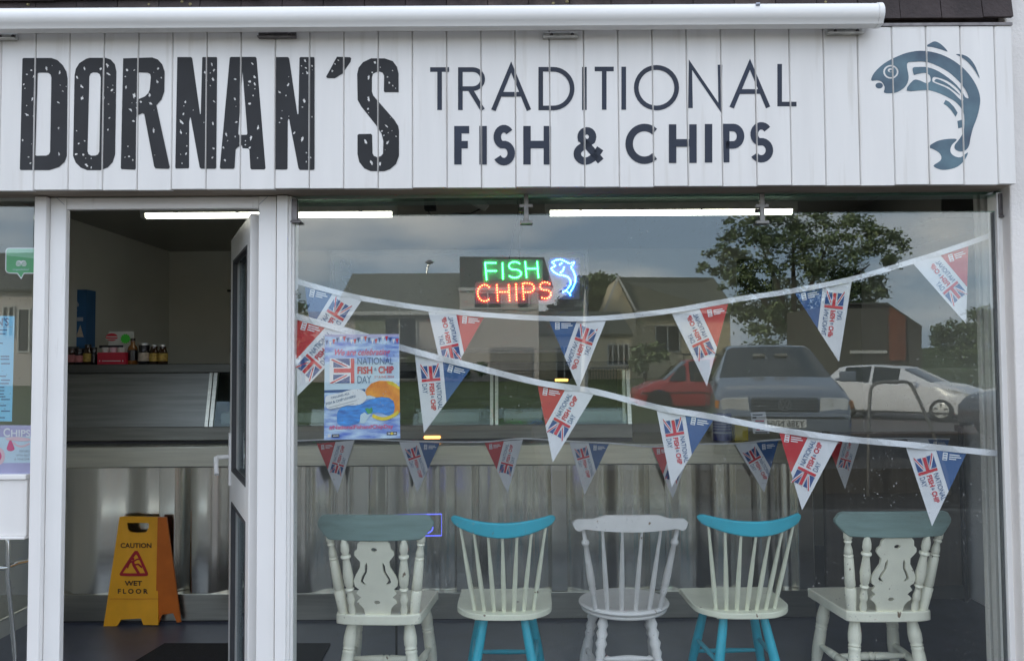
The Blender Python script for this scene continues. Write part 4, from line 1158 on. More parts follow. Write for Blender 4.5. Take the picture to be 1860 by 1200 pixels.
def farmhouse(label, loc, rz):
    t = thing('farmhouse_chair', label, 'chair', loc, CH, rz)
    P = spline([(-0.165, 0.0), (-0.09, -0.016), (0.09, -0.016), (0.165, 0.0), (0.182, 0.04), (0.197, 0.28), (0.200, 0.35), (0.17, 0.375), (-0.17, 0.375), (-0.200, 0.35), (-0.197, 0.28), (-0.182, 0.04)], 4)
    seat(t, P, 0.42, 0.462, 'cream_paint')
    zt_, zb_ = 0.892, 0.786
    yb = lambda u: -0.055 - 0.055 * (1 - u * u)
    def top(u): return zt_ - 0.008 * u * u - (0.030 * max(0, (abs(u) - 0.88) / 0.12) ** 2)
    def bot(u): return zb_ + (0.055 * max(0, (abs(u) - 0.78) / 0.22) ** 1.3)
    b = MB(); b.slab(28, lambda u: 0.243 * u, top, bot, yb, 0.022); b.build('crest_rail', 'sage_paint', t, smooth=35, local=True, bevel=0.004)
    for s in (-1, 1):
        b = MB(); b.lathe((0.150 * s, 0.022, 0.455), (0.192 * s, -0.055, 0.80), TURN_POST, seg=14); b.build('back_post', 'cream_paint', t, smooth=60, local=True)
        b = MB(); b.lathe((0.108 * s, 0.008, 0.458), (0.124 * s, -0.088, 0.79), TURN_SPIN, seg=14); b.build('back_spindle', 'cream_paint', t, smooth=60, local=True)
    half = [(0.0, 0.335), (0.05, 0.335), (0.066, 0.318), (0.069, 0.295), (0.080, 0.285), (0.082, 0.268), (0.070, 0.252), (0.060, 0.240), (0.062, 0.215), (0.082, 0.180), (0.092, 0.155), (0.088, 0.130), (0.072, 0.117), (0.078, 0.108), (0.084, 0.098), (0.074, 0.088), (0.066, 0.080), (0.080, 0.068), (0.084, 0.056), (0.070, 0.046), (0.058, 0.030), (0.052, 0.0)]
    out = half + [(-x, z) for x, z in reversed(half[1:])]
    slot = [(0.033, 0.238), (0.042, 0.222), (0.044, 0.195), (0.058, 0.170), (0.064, 0.150), (0.056, 0.140), (0.040, 0.137), (0.047, 0.146), (0.053, 0.154), (0.047, 0.170), (0.034, 0.195), (0.031, 0.220)]
    loops = [out, slot, [(-x, z) for x, z in slot], circle(0, 0.292, 0.013, 0.009, 12), circle(0, 0.058, 0.013, 0.009, 12)]
    vs, fs = curve_mesh(loops, 0.007)
    b = MB(); b.add([(x, -(z + 0.0) * 0.28 * 1.0 + 0.004 + y, 0.459 + z * 0.985) for x, z, y in vs], fs); b.build('fiddle_splat', 'cream_paint', t, local=True, smooth=40)
    legs = [((-0.12, 0.06), (-0.165, -0.01)), ((0.12, 0.06), (0.165, -0.01)), ((-0.15, 0.30), (-0.195, 0.37)), ((0.15, 0.30), (0.195, 0.37))]
    stretch_legs(t, legs, 'cream_paint', TURN_LEG, 0.425)
    SP = [(0, 0.009), (0.1, 0.012), (0.3, 0.016), (0.44, 0.018), (0.46, 0.014), (0.48, 0.018), (0.52, 0.018), (0.54, 0.014), (0.56, 0.018), (0.7, 0.016), (0.9, 0.012), (1, 0.009)]
    for s in (-1, 1):
        b = MB(); b.lathe((0.144 * s, 0.025, 0.215), (0.170 * s, 0.335, 0.215), SP, seg=12); b.build('stretcher', 'cream_paint', t, smooth=60, local=True)
    b = MB(); b.lathe((-0.157, 0.18, 0.215), (0.157, 0.18, 0.215), SP, seg=12); b.build('stretcher', 'cream_paint', t, smooth=60, local=True)
    return t
def spindle_chair(label, loc, rz):
    t = thing('spindle_chair', label, 'chair', loc, CH, rz)
    P = spline([(-0.145, 0.01), (-0.07, -0.022), (0.07, -0.022), (0.145, 0.01), (0.195, 0.08), (0.206, 0.16), (0.205, 0.34), (0.20, 0.375), (0.10, 0.38), (-0.10, 0.38), (-0.20, 0.375), (-0.205, 0.34), (-0.206, 0.16), (-0.195, 0.08)], 4)
    seat(t, P, 0.438, 0.463, 'cream_paint_b', 0.009)
    for s in (-1, 1):
        b = MB(); b.box(0.095 * s - 0.03, 0.095 * s + 0.03, 0.03, 0.33, 0.424, 0.4375); b.build('cleat', 'cream_paint_b', t, local=True, bevel=0.004)
    yb = lambda u: -0.035 - 0.095 * (1 - u * u)
    cz = lambda u: 0.828 + 0.034 * u * u
    hh = lambda u: 0.031 - 0.012 * u * u - 0.013 * max(0, (abs(u) - 0.9) / 0.1) ** 2
    b = MB(); b.slab(28, lambda u: 0.218 * u, lambda u: cz(u) + hh(u), lambda u: cz(u) - hh(u), yb, 0.022); b.build('crest_rail', 'cyan_paint', t, smooth=35, local=True, bevel=0.006)
    for k in range(7):
        u = (k - 3) / 3
        xt = 0.178 * u
        ut = xt / 0.218
        xb = 0.124 * u
        b = MB(); b.lathe((xb, 0.028 + 0.022 * u * u, 0.455), (xt, yb(ut) + 0.011, cz(ut) - hh(ut) + 0.012), ARROW, seg=10); b.build('spindle', 'cream_paint_b', t, smooth=60, local=True)
    LP = [(0, 0.0165), (0.1, 0.019), (0.45, 0.0215), (0.8, 0.017), (1, 0.013)]
    stretch_legs(t, [((-0.085, 0.07), (-0.165, -0.02)), ((0.085, 0.07), (0.165, -0.02)), ((-0.105, 0.29), (-0.185, 0.37)), ((0.105, 0.29), (0.185, 0.37))], 'cyan_paint', LP, 0.4235)
    for (p, q) in (((-0.128, 0.022, 0.21), (0.128, 0.022, 0.21)), ((-0.150, 0.335, 0.19), (0.150, 0.335, 0.19)), ((-0.128, 0.022, 0.25), (-0.14, 0.325, 0.25)), ((0.128, 0.022, 0.25), (0.14, 0.325, 0.25))):
        b = MB(); b.lathe(p, q, [(0, 0.008), (0.5, 0.0115), (1, 0.008)], seg=10); b.build('stretcher', 'cyan_paint', t, smooth=60, local=True)
    return t
def scroll_chair(label, loc, rz):
    t = thing('scroll_back_chair', label, 'chair', loc, CH, rz)
    seat(t, circle(0, 0.18, 0.198, 0.198, 40), 0.446, 0.466, 'pale_grey_paint', 0.009)
    seat(t, circle(0, 0.18, 0.188, 0.188, 40), 0.428, 0.4455, 'pale_grey_paint', 0.007, 'seat_rim')
    yb = lambda u: -0.06 - 0.06 * (1 - u * u)
    def top(u):
        a = abs(u); return 0.872 + (0.014 if a < 0.45 else 0.014 * max(0, 1 - (a - 0.45) / 0.2)) - 0.012 * u * u + (-0.018 * ((a - 0.9) / 0.1) ** 2 if a > 0.9 else 0)
    def bot(u):
        a = abs(u); return 0.818 + 0.010 * a * a + (-0.012 * math.sin((a - 0.80) / 0.2 * math.pi) if a > 0.80 else 0) + (0.018 * ((a - 0.93) / 0.07) ** 2 if a > 0.93 else 0)
    b = MB(); b.slab(44, lambda u: 0.240 * u, top, bot, yb, 0.022); b.build('crest_rail', 'pale_grey_paint', t, smooth=35, local=True, bevel=0.005)
    for s in (-1, 1):
        b = MB(); b.lathe((0.136 * s, 0.055, 0.46), (0.196 * s, -0.06, 0.83), [(0, 0.012), (0.2, 0.012), (0.22, 0.016), (0.24, 0.012), (0.26, 0.016), (0.28, 0.012), (0.30, 0.015), (0.4, 0.016), (0.62, 0.013), (0.78, 0.010), (0.80, 0.016), (0.83, 0.016), (0.85, 0.009), (1, 0.008)], seg=14); b.build('back_post', 'pale_grey_paint', t, smooth=60, local=True)
    for k in range(4):
        u = (k - 1.5) / 1.5
        b = MB(); b.lathe((0.088 * u, 0.025 + 0.012 * u * u, 0.46), (0.120 * u, yb(0.5 * u) + 0.011, 0.826), [(0, 0.009), (0.25, 0.0115), (0.6, 0.009), (1, 0.0055)], seg=10); b.build('spindle', 'pale_grey_paint', t, smooth=60, local=True)
    stretch_legs(t, [((-0.10, 0.08), (-0.155, -0.02)), ((0.10, 0.08), (0.155, -0.02)), ((-0.115, 0.285), (-0.185, 0.36)), ((0.115, 0.285), (0.185, 0.36))], 'pale_grey_paint', BEAD_LEG, 0.43)
    for s in (-1, 1):
        b = MB(); b.lathe((0.128 * s, 0.02, 0.21), (0.152 * s, 0.32, 0.21), [(0, 0.009), (0.45, 0.014), (0.47, 0.011), (0.5, 0.015), (0.53, 0.011), (0.55, 0.014), (1, 0.009)], seg=10); b.build('stretcher', 'pale_grey_paint', t, smooth=60, local=True)
    b = MB(); b.lathe((-0.13, 0.05, 0.255), (0.13, 0.05, 0.255), [(0, 0.009), (0.12, 0.009), (0.16, 0.014), (0.2, 0.009), (0.45, 0.015), (0.55, 0.015), (0.8, 0.009), (0.84, 0.014), (0.88, 0.009), (1, 0.009)], seg=10); b.build('stretcher', 'pale_grey_paint', t, smooth=60, local=True)
    return t
CHY = 0.30
def chx(px): return AT(px, 1090, CHY + 0.02).x
farmhouse('cream farmhouse chair with a sage top rail at the left end of the row', (chx(688), CHY, 0), R(-2.5))
spindle_chair('cream and cyan spindle chair next to the left farmhouse chair', (chx(915), CHY, 0), R(-1))
scroll_chair('pale grey round seated chair with a scrolled top rail in the middle of the row', (chx(1142), CHY, 0), R(0))
spindle_chair('cream and cyan spindle chair next to the right farmhouse chair', (chx(1357), CHY, 0), R(1.5))
farmhouse('cream farmhouse chair with a sage top rail at the right end of the row', (chx(1611), CHY, 0), R(1))
# chrome bistro chair behind the lower side window
bc = thing('bistro_chair', 'chrome tube bistro chair behind the lower side window', 'chair', (AT(-40, 1100, 0.25).x, 0.25, 0))
bp = lambda u, v, y: AT(u, v, y)
b = MB(); b.tube([bp(-150, 960, 0.4), bp(-40, 958, 0.3), bp(0, 962, 0.25), bp(10, 968, 0.24), bp(14, 985, 0.24), bp(14, 1050, 0.24), bp(22, 1130, 0.26), bp(27, 1190, 0.28), Vector((bp(30, 1190, 0.28).x, 0.285, 0.0))], 0.0095, seg=10); b.build('back_frame', 'chrome', bc, smooth=60)
b = MB(); b.tube([bp(-60, 1036, 0.2), bp(10, 1030, 0.23), bp(30, 1022, 0.4), bp(52, 1018, 0.6)], 0.010, seg=10); b.build('arm', 'chrome', bc, smooth=60)
b = MB(); b.box(bp(-180, 1040, 0.3).x, bp(6, 1040, 0.3).x, 0.26, 0.66, 0.44, 0.455); b.build('seat', 'steel', bc, bevel=0.006)

# ================================================================== BUNTING
def path_at(pts, u):                      # string height (pixels) at a pixel column
    for (a, b), (c, d) in zip(pts, pts[1:]):
        if a <= u <= c:
            return b + (d - b) * (u - a) / (c - a)
    return pts[-1][1]
def tape(pts3, width, th, name, m, parent):
    vs, fs = [], []
    for i, p in enumerate(pts3):
        d = (pts3[min(i + 1, len(pts3) - 1)] - pts3[max(i - 1, 0)]).normalized()
        up = Vector((-d.z, 0, d.x)).normalized()
        tw_ = 0.35 * math.sin(i * 0.9)
        up = (up * math.cos(tw_) + Vector((0, 1, 0)) * math.sin(tw_)).normalized()
        n = d.cross(up)
        for s, q in ((-1, -1), (1, -1), (1, 1), (-1, 1)):
            vs.append(p + up * (width / 2 * s) + n * (th / 2 * q))
    for i in range(len(pts3) - 1):
        for k in range(4):
            k2 = (k + 1) % 4
            fs.append((i * 4 + k, i * 4 + k2, i * 4 + 4 + k2, i * 4 + 4 + k))
    fs += [(0, 1, 2, 3), tuple(range(len(vs) - 4, len(vs)))]
    return MB().add(vs, fs).build(name, m, parent)
def lerp2(a, b, t): return (a[0] + (b[0] - a[0]) * t, a[1] + (b[1] - a[1]) * t)
def union_logo(mb, mp_, mi, layer=0):
    """half flag in a 0.97 x 1 box: mi = (red, blue, white)"""
    for v0, v1 in ((0.645, 1.0), (0.0, 0.355)):
        put_rect(mb, 0.10, 0.76, v0, v1, mp_, mi[1], layer)
    put_poly(mb, [(-0.02, 1.0), (0.10, 1.0), (0.10, 1.0), (0.16, 1.0), (0.76, 0.70), (0.76, 0.645), (0.56, 0.645), (0.10, 0.88)], mp_, mi[2], layer + 1)
    put_poly(mb, [(-0.02, 0.0), (0.16, 0.0), (0.76, 0.30), (0.76, 0.355), (0.56, 0.355), (0.10, 0.12)], mp_, mi[2], layer + 1)
    put_poly(mb, [(0.06, 0.985), (0.16, 0.945), (0.70, 0.67), (0.60, 0.665), (0.0, 0.95)], mp_, mi[0], layer + 2)
    put_poly(mb, [(-0.04, 0.0), (0.06, 0.0), (0.70, 0.325), (0.60, 0.332), (0.02, 0.045)], mp_, mi[0], layer + 2)
    put_rect(mb, 0.12, 0.80, 0.43, 0.60, mp_, mi[0], layer + 2)
    put_rect(mb, 0.80, 0.94, 0.0, 1.0, mp_, mi[0], layer + 2)
def logo_words(mb, mp_, mi, layer=0, bold=0.0):
    put_text(mb, 'NATIONAL', mp_, 1.05, 2.46, 0.74, 1.0, mi[1], bold, 0, layer)
    put_text(mb, 'FISH', mp_, 1.05, 1.66, 0.37, 0.64, mi[0], 0.025 + bold, 0, layer)
    put_text(mb, '&', mp_, 1.72, 1.84, 0.42, 0.58, mi[1], bold, 0, layer)
    put_text(mb, 'CHIP', mp_, 1.90, 2.50, 0.37, 0.64, mi[0], 0.025 + bold, 0, layer)
    put_text(mb, 'DAY', mp_, 1.05, 1.56, 0.0, 0.27, mi[1], bold, 0, layer)
def pennant(parent, TL, TR, TIP, col, Y, mirrored, idx):
    """col is 'red' (corner at one end) or 'blue'; the corner lies at the left for red unless mirrored"""
    left = (col == 'red') != mirrored
    curl = rnd.uniform(-0.012, 0.012)
    amp = rnd.uniform(0.006, 0.015) * rnd.choice((-1, 1))
    den = (TR[0] - TL[0]) * (TIP[1] - TL[1]) - (TIP[0] - TL[0]) * (TR[1] - TL[1])
    def bary(u, v):
        s = ((u - TL[0]) * (TIP[1] - TL[1]) - (TIP[0] - TL[0]) * (v - TL[1])) / den
        t = ((TR[0] - TL[0]) * (v - TL[1]) - (u - TL[0]) * (TR[1] - TL[1])) / den
        return s, t
    def fm(u, v, l=0):
        s, t = bary(u, v)
        y = Y + amp * math.sin(3.1 * s + 1.2 * t + idx) * (0.3 + t) + curl * t * t + 0.35 * amp * math.sin(9 * s + 4 * t + 2 * idx) * (0.4 + t)
        return AT(u, v, y - 0.0006 - 0.00035 * l)
    def tri_grid(a, b, c, n, mb, mi=0, layer=0):
        ids, vs, fs = {}, [], []
        for i in range(n + 1):
            for j in range(n + 1 - i):
                ids[i, j] = len(vs)
                u = a[0] + (b[0] - a[0]) * i / n + (c[0] - a[0]) * j / n
                v = a[1] + (b[1] - a[1]) * i / n + (c[1] - a[1]) * j / n
                vs.append(fm(u, v, layer))
        for i in range(n):
            for j in range(n - i):
                fs.append((ids[i, j], ids[i + 1, j], ids[i, j + 1]))
                if i + j < n - 1:
                    fs.append((ids[i + 1, j], ids[i + 1, j + 1], ids[i, j + 1]))
        mb.add(vs, fs, mi)
    mb = MB(); tri_grid(TL, TR, TIP, 9, mb)
    o = mb.build('pennant', 'cloth_white', parent, smooth=80, label='white pennant with a %s corner' % col)
    P = lerp2(TL, TR, 0.50 if left else 0.49)
    K = TL if left else TR
    Q = lerp2(K, TIP, 0.53)
    mb = MB(); tri_grid(K, P, Q, 5, mb, 0, 1)
    # small white crest in the coloured corner
    ex = ((TR[0] - TL[0]) / 104.0, (TR[1] - TL[1]) / 104.0)
    ey = (-ex[1], ex[0])
    def cm(a, b): return (K[0] + (ex[0] * a + ey[0] * b), K[1] + (ex[1] * a + ey[1] * b))
    sgn = 1 if left else -1
    base = 9 if left else 46
    def quad(a0, a1, b0, b1, mi, l):
        a0, a1 = (a0, a1) if left else (-a1 - 0, -a0 - 0)
        mb.add([fm(*cm(a, b), l) for a, b in ((a0, b0), (a1, b0), (a1, b1), (a0, b1))], [(0, 1, 2, 3)], mi)
    k0 = 12 if left else 32
    quad(k0, k0 + 8, 5, 18, 1, 3)
    for q in range(3):
        quad(k0 + 1.5, k0 + 6.5, 7 + q * 4, 8.5 + q * 4, 0, 4)
    for q, w in ((7, 17), (10.5, 20), (14, 12)):
        if left: quad(k0 + 11, k0 + 11 + w, q, q + 1.8, 2, 3)
        else: quad(k0 - 3 - w, k0 - 3, q, q + 1.8, 2, 3)
    mb.build('corner_print', ['cloth_red' if col == 'red' else 'cloth_blue', 'print_white', 'print_white'], o)
    # logo along the edge of the coloured corner
    a, c = (Q, P) if col == 'red' else (P, Q)
    d = Vector((c[0] - a[0], c[1] - a[1])); L = d.length; d /= L
    side = Vector((K[0] - a[0], K[1] - a[1])); nrm = Vector((-d.y, d.x))
    if nrm.dot(side) < 0: nrm = -nrm
    size = math.hypot(TR[0] - TL[0], TR[1] - TL[1]) / 104.0
    if col == 'red':
        ln = 82 * size; st = Vector(c) - d * (ln + 4 * size)
    else:
        ln = 82 * size; st = Vector(a) + d * (5 * size)
    sc = ln / 2.5
    hv = sc * 1.0
    org = st - nrm * (hv + 7.0 * size)
    def lm(u, v, l=0):
        p = org + d * (u * sc) + nrm * (v * hv)
        return fm(p.x, p.y, 5 + l)
    mb = MB(); union_logo(mb, lm, (0, 1, 2)); mb.build('flag_emblem', ['print_red', 'print_blue', 'print_white'], o)
    mb = MB(); logo_words(mb, lm, (0, 1), 0, 0.008); mb.build('lettering', ['print_red', 'print_slate'], o)
def bunting(name, label, pts, flags, Y, mirrored, loc, width):
    t = thing(name, label, 'bunting', loc)
    dense = spline(pts, 6, False)
    tape([AT(u, v, Y - 0.004) for u, v in dense], width, 0.0016, 'tape', 'cloth_white', t)
    for i, (TL, TR, TIP, c) in enumerate(flags):
        pennant(t, TL, TR, TIP, c, Y + 0.003, mirrored, i + len(flags))
    return t
up = [(531, 507), (560, 517), (640, 538), (700, 549), (780, 561), (900, 573), (1060, 579), (1200, 567), (1330, 545), (1440, 528), (1550, 506), (1660, 474), (1735, 450), (1806, 425)]
bunting('pennant_bunting', 'upper string of union flag pennants with mirrored print, curving across the window', up, [
    ((553, 517), (660, 541), (574, 669), 'blue'), ((777, 562), (881, 573), (809, 700), 'red'), ((996, 580), (1102, 579), (1051, 706), 'blue'),
    ((1220, 569), (1323, 551), (1284, 701), 'red'), ((1442, 530), (1547, 511), (1524, 657), 'blue'), ((1658, 478), (1759, 446), (1755, 588), 'red')], 0.075, True, AT(1060, 579, 0.075), 0.021)
lo = [(529, 571), (560, 581), (650, 606), (725, 630), (790, 648), (855, 664), (975, 694), (1080, 711), (1200, 741), (1290, 756), (1415, 780), (1530, 796), (1650, 807), (1760, 818), (1826, 824)]
bunting('pennant_bunting', 'lower string of union flag pennants sloping down to the right across the window', lo, [
    ((538, 575), (650, 607), (539, 720), 'red'), ((753, 640), (857, 667), (770, 786), 'blue'), ((976, 697), (1080, 713), (1004, 839), 'red'),
    ((1192, 741), (1298, 759), (1220, 884), 'blue'), ((1414, 781), (1525, 797), (1457, 926), 'red'), ((1644, 808), (1757, 820), (1693, 955), 'blue')], 0.035, False, AT(1080, 711, 0.035), 0.024)
BY = CY - 0.085
bk = [(536, 800), (643, 797), (725, 800), (799, 802), (880, 802), (950, 796), (1034, 801), (1106, 804), (1185, 811), (1258, 806), (1335, 805), (1414, 798), (1510, 797), (1562, 796), (1648, 796), (1725, 797)]
bunting('pennant_bunting', 'small string of union flag pennants along the steel counter edge', bk, [
    ((575, 805), (644, 799), (613, 895), 'red'), ((725, 802), (799, 804), (758, 894), 'blue'), ((880, 804), (950, 798), (922, 895), 'red'), ((1034, 803), (1106, 806), (1062, 898), 'blue'),
    ((1184, 812), (1259, 807), (1222, 905), 'red'), ((1335, 807), (1414, 800), (1388, 894), 'blue'), ((1500, 798), (1563, 797), (1535, 888), 'red'), ((1648, 798), (1725, 798), (1690, 890), 'blue')], BY, False, AT(1060, 800, BY), 0.008)

# ================================================================== POSTERS AND STICKERS ON THE GLASS
PY0 = 0.009
po = thing('celebration_poster', 'blue seaside poster stuck inside the window at the left, crossing the bunting', 'poster', AT(657, 798, PY0))
PQ = [Vector((590, 607.5)), Vector((724.5, 606.5)), Vector((727, 795.5)), Vector((588.5, 798.5))]
def pmap(u, v, l=0):                      # unit sheet, v down
    u, v = min(1.0, max(0.0, u)), min(1.0, max(0.0, v))
    a = PQ[0].lerp(PQ[1], u); b_ = PQ[3].lerp(PQ[2], u); p = a.lerp(b_, v)
    return AT(p.x, p.y, PY0 - 0.00035 * l)
b = MB(); q = [pmap(0, 0), pmap(1, 0), pmap(1, 1), pmap(0, 1)]
b.add(q + [p + Vector((0, 0.0012, 0)) for p in q], [(0, 1, 2, 3), (7, 6, 5, 4), (0, 4, 5, 1), (1, 5, 6, 2), (2, 6, 7, 3), (3, 7, 4, 0)])
sheet = b.build('sheet', 'poster_sea', po)
def Z(x, y): return ((x - 60) / 770.0, (y - 42) / 1080.0)      # zoomed picture -> sheet
b = MB()
put_poly(b, [Z(60, 345), Z(830, 330), Z(830, 540), Z(650, 640), Z(60, 640)], pmap, 0, 1)
put_poly(b, [Z(64, 42), Z(830, 42), Z(830, 66), Z(450, 88), Z(64, 60)], pmap, 1, 1)
put_poly(b, [Z(60, 612), Z(480, 606), Z(480, 632), Z(60, 640)], pmap, 2, 2)
b.build('sky_print', ['print_mint', 'print_lilac', 'print_blue'], po)
b = MB()
for k in range(21):
    x = 66 + k * 36.5; y = 78 + 16 * math.sin(k * 1.05) + (22 if k < 2 else 0)
    put_poly(b, [Z(x, y), Z(x + 32, y - 3), Z(x + 14, y + 52)], pmap, k % 3, 3)
b.build('pennant_print', ['print_blue', 'print_white', 'print_red'], po)
b = MB(); put_text(b, 'We are celebrating', pmap, Z(165, 0)[0], Z(738, 0)[0], Z(0, 278)[1], Z(0, 192)[1], 0, 0.018, 0.35, 5); b.build('lettering', 'print_pink', po)
lp = lambda u, v, l=0: pmap(*Z(124 + u * 258, 543 - v * 253), 4 + l)
b = MB(); put_poly(b, [Z(112, 286), Z(362, 286), Z(362, 548), Z(112, 548)], pmap, 2, 3); b.build('flag_field', ['print_red', 'print_blue', 'print_white'], po)
b = MB(); union_logo(b, lp, (0, 1, 2)); b.build('flag_emblem', ['print_red', 'print_blue', 'print_white'], po)
b = MB()
for s_, x0, x1, y0, y1, m, bo in (('NATIONAL', 398, 768, 354, 282, 1, 0), ('FISH', 398, 552, 450, 374, 0, .03), ('&', 570, 598, 420, 386, 1, 0), ('CHIP', 614, 772, 447, 372, 0, .03), ('DAY', 398, 540, 545, 470, 1, 0), ('2   JUNE 2016', 572, 774, 500, 472, 0, .0), ('ND', 590, 608, 482, 472, 0, 0)):
    put_text(b, s_, pmap, Z(x0, 0)[0], Z(x1, 0)[0], Z(0, y0)[1], Z(0, y1)[1], m, bo, 0, 8)
b.build('lettering', ['print_red', 'print_slate'], po)
b = MB()
put_poly(b, [Z(*p) for p in spline([(190, 900), (200, 830), (260, 780), (380, 775), (470, 740), (560, 705), (690, 695), (770, 740), (770, 830), (720, 885), (600, 850), (500, 880), (400, 960), (270, 985), (200, 960)], 3)], pmap, 0, 4)
put_poly(b, [Z(*p) for p in spline([(60, 1000), (160, 985), (330, 1010), (470, 950), (620, 930), (760, 920), (826, 900), (830, 1118), (62, 1122)], 2)], pmap, 4, 3)
b.build('sea_print', ['print_water', 'print_blue', 'print_white', 'print_mint', 'poster_sea'], po)
b = MB()
put_poly(b, [Z(*p) for p in [(478, 640), (490, 605), (540, 550), (620, 522), (720, 525), (800, 560), (830, 600), (830, 850), (790, 885), (765, 868), (780, 800), (765, 735), (720, 700), (640, 690), (560, 700), (500, 690)]], pmap, 0, 6)
put_poly(b, [Z(*p) for p in [(690, 524), (760, 535), (830, 590), (830, 625), (790, 590), (720, 560)]], pmap, 1, 7)
put_poly(b, [Z(*p) for p in [(470, 680), (520, 672), (590, 695), (570, 708), (490, 712)]], pmap, 2, 7)
v_, f_ = ribbon([Z(*p) for p in spline([(550, 880), (600, 905), (660, 918), (720, 905), (780, 875), (815, 850)], 3, False)], 0.034)
b.add([pmap(x, y, 7) for x, y in v_], f_, 1)
put_poly(b, [Z(*p) for p in [(472, 810), (500, 800), (520, 812), (545, 795), (555, 830), (540, 860), (505, 862)]], pmap, 3, 7)
put_poly(b, [Z(*p) for p in [(430, 870), (470, 845), (500, 870), (540, 860), (510, 900), (470, 960), (420, 955)]], pmap, 4, 6)
b.build('food_print', ['print_orange', 'print_yellow', 'print_mint', 'print_green', 'print_mint'], po)
b = MB(); put_poly(b, [Z(*p) for p in spline([(70, 690), (90, 800), (200, 790), (300, 775), (420, 765), (485, 715), (480, 650), (430, 610), (330, 612), (230, 640), (120, 660)], 3)], pmap, 0, 8); b.build('speech_cloud', 'print_white', po)
def slant(x0, y0, ang_, sx):
    ca, sa = math.cos(R(ang_)), math.sin(R(ang_))
    return lambda u, v, l=0: pmap(*Z(x0 + u * ca * sx + v * sa, y0 + u * sa * sx - v * ca), 10)
b = MB(); put_text(b, 'CALLING ALL', slant(130, 705, -14, 1), 0, 195, 0, 22, 0, 0.02); put_text(b, 'FISH & CHIP LOVERS!', slant(82, 765, -14, 1), 0, 310, 0, 25, 0, 0.02)
for yy, ln in ((795, 300), (822, 270)):
    put_rect(b, 0, ln, 0, 6, slant(105, yy, -14, 1), 1)
b.build('lettering', ['print_slate', 'print_grey'], po)
b = MB(); put_text(b, '#NationalFishandChipDay', pmap, Z(112, 0)[0], Z(762, 0)[0], Z(0, 1028)[1], Z(0, 975)[1], 0, 0.02, 0, 9); b.build('lettering', 'print_lilac' if False else 'print_pink', po)
b = MB(); put_rect(b, *[Z(x, 0)[0] for x in (140, 214)], *[Z(0, y)[1] for y in (1066, 1098)], pmap, 0, 9); put_rect(b, *[Z(x, 0)[0] for x in (98, 130)], *[Z(0, y)[1] for y in (1066, 1098)], pmap, 1, 9)
put_rect(b, *[Z(x, 0)[0] for x in (694, 798)], *[Z(0, y)[1] for y in (1054, 1086)], pmap, 0, 9); put_poly(b, [Z(*p) for p in circle(746, 1070, 15, 14)], pmap, 2, 10)
put_rect(b, *[Z(x, 0)[0] for x in (150, 206)], *[Z(0, y)[1] for y in (1078, 1086)], pmap, 1, 10); put_rect(b, *[Z(x, 0)[0] for x in (704, 728)], *[Z(0, y)[1] for y in (1064, 1076)], pmap, 1, 10); put_rect(b, *[Z(x, 0)[0] for x in (766, 790)], *[Z(0, y)[1] for y in (1064, 1076)], pmap, 1, 10)
b.build('footer_logos', ['print_black', 'print_white', 'print_yellow'], po)

SYG = 0.008
gm = lambda u, v, l=0: AT(u, v, SYG - 0.0004 * l)
def sheet_on_glass(b, poly, mi=0):
    q = [gm(u, v) for u, v in poly]; n = len(q)
    b.add(q + [p + Vector((0, 0.001, 0)) for p in q], [tuple(range(n)), tuple(reversed(range(n, 2 * n)))] + [(i, i + n, (i + 1) % n + n, (i + 1) % n) for i in range(n)], mi)
st_ = thing('review_sticker', 'green speech bubble sticker with an owl emblem on the side window', 'sticker', gm(35, 507))
bub = [(10, 455), (12, 451.5), (16, 450), (66, 450), (70, 452), (70, 494), (66, 497), (44, 497), (38.5, 507), (31, 497), (16, 496.5), (11.5, 494), (9.5, 490)]
b = MB(); sheet_on_glass(b, bub); b.build('white_border', 'print_white', st_)
b = MB(); put_poly(b, [(11.7, 455.5), (13.5, 452.6), (16, 451.6), (68, 451.6), (68, 495.2), (43, 495.2), (38.4, 504), (32, 495.2), (16, 495), (12.6, 493), (11.3, 490)], gm, 0, 1)
put_poly(b, [(12, 455.5), (13.5, 452.6), (16, 451.6), (68, 451.6), (68, 470), (12, 464)], gm, 1, 2)
put_rect(b, 16, 60, 456.5, 459.5, gm, 2, 3); put_rect(b, 20, 60, 463.5, 465.5, gm, 2, 3)
b.build('bubble', ['sticker_green', 'sticker_palegreen', 'sticker_palegreen'], st_)
b = MB()
for cx_ in (33.4, 43.4):
    put_loops(b, [circle(cx_, 479, 4.6), circle(cx_, 479, 3.4), circle(cx_, 479, 2.3), circle(cx_, 479, 1.0)], gm, 0, 3)
put_poly(b, [(29.5, 474.5), (35, 472.6), (38.5, 474.2), (42, 472.6), (47.6, 474.5), (42, 475.2), (38.5, 478.5), (35, 475.2)], gm, 0, 3)
put_text(b, 'tripadvisor', gm, 23, 53, 492, 487.5, 1, 0, 0, 3)
b.build('owl_emblem', ['print_white', 'print_mint'], st_)
mn = thing('menu_sheet', 'pale blue printed menu sheet taped inside the side window', 'menu', gm(0, 765))
b = MB(); sheet_on_glass(b, [(-90, 572), (26.5, 574), (21.5, 765), (-90, 764)]); b.build('sheet', 'print_sheetblue', mn)
b = MB(); put_text(b, "DORNAN'S", gm, -62, 16, 592, 576.5, 0, 0.03, 0, 1)
for k, (y, w) in enumerate(((598, 11), (605, 8), (622, 3), (646, 15), (651, 15), (659, 16), (682, 9), (689, 16), (695, 14), (702, 6), (708, 6), (714, 5), (719, 8), (724, 16), (735, 9), (745, 16), (757, 7))):
    put_rect(b, w - 14, w + 2, y, y + 2.2, gm, 0, 1)
put_rect(b, -80, 23, 593.2, 594, gm, 1, 1)
b.build('lettering', ['print_slate', 'print_grey'], mn)
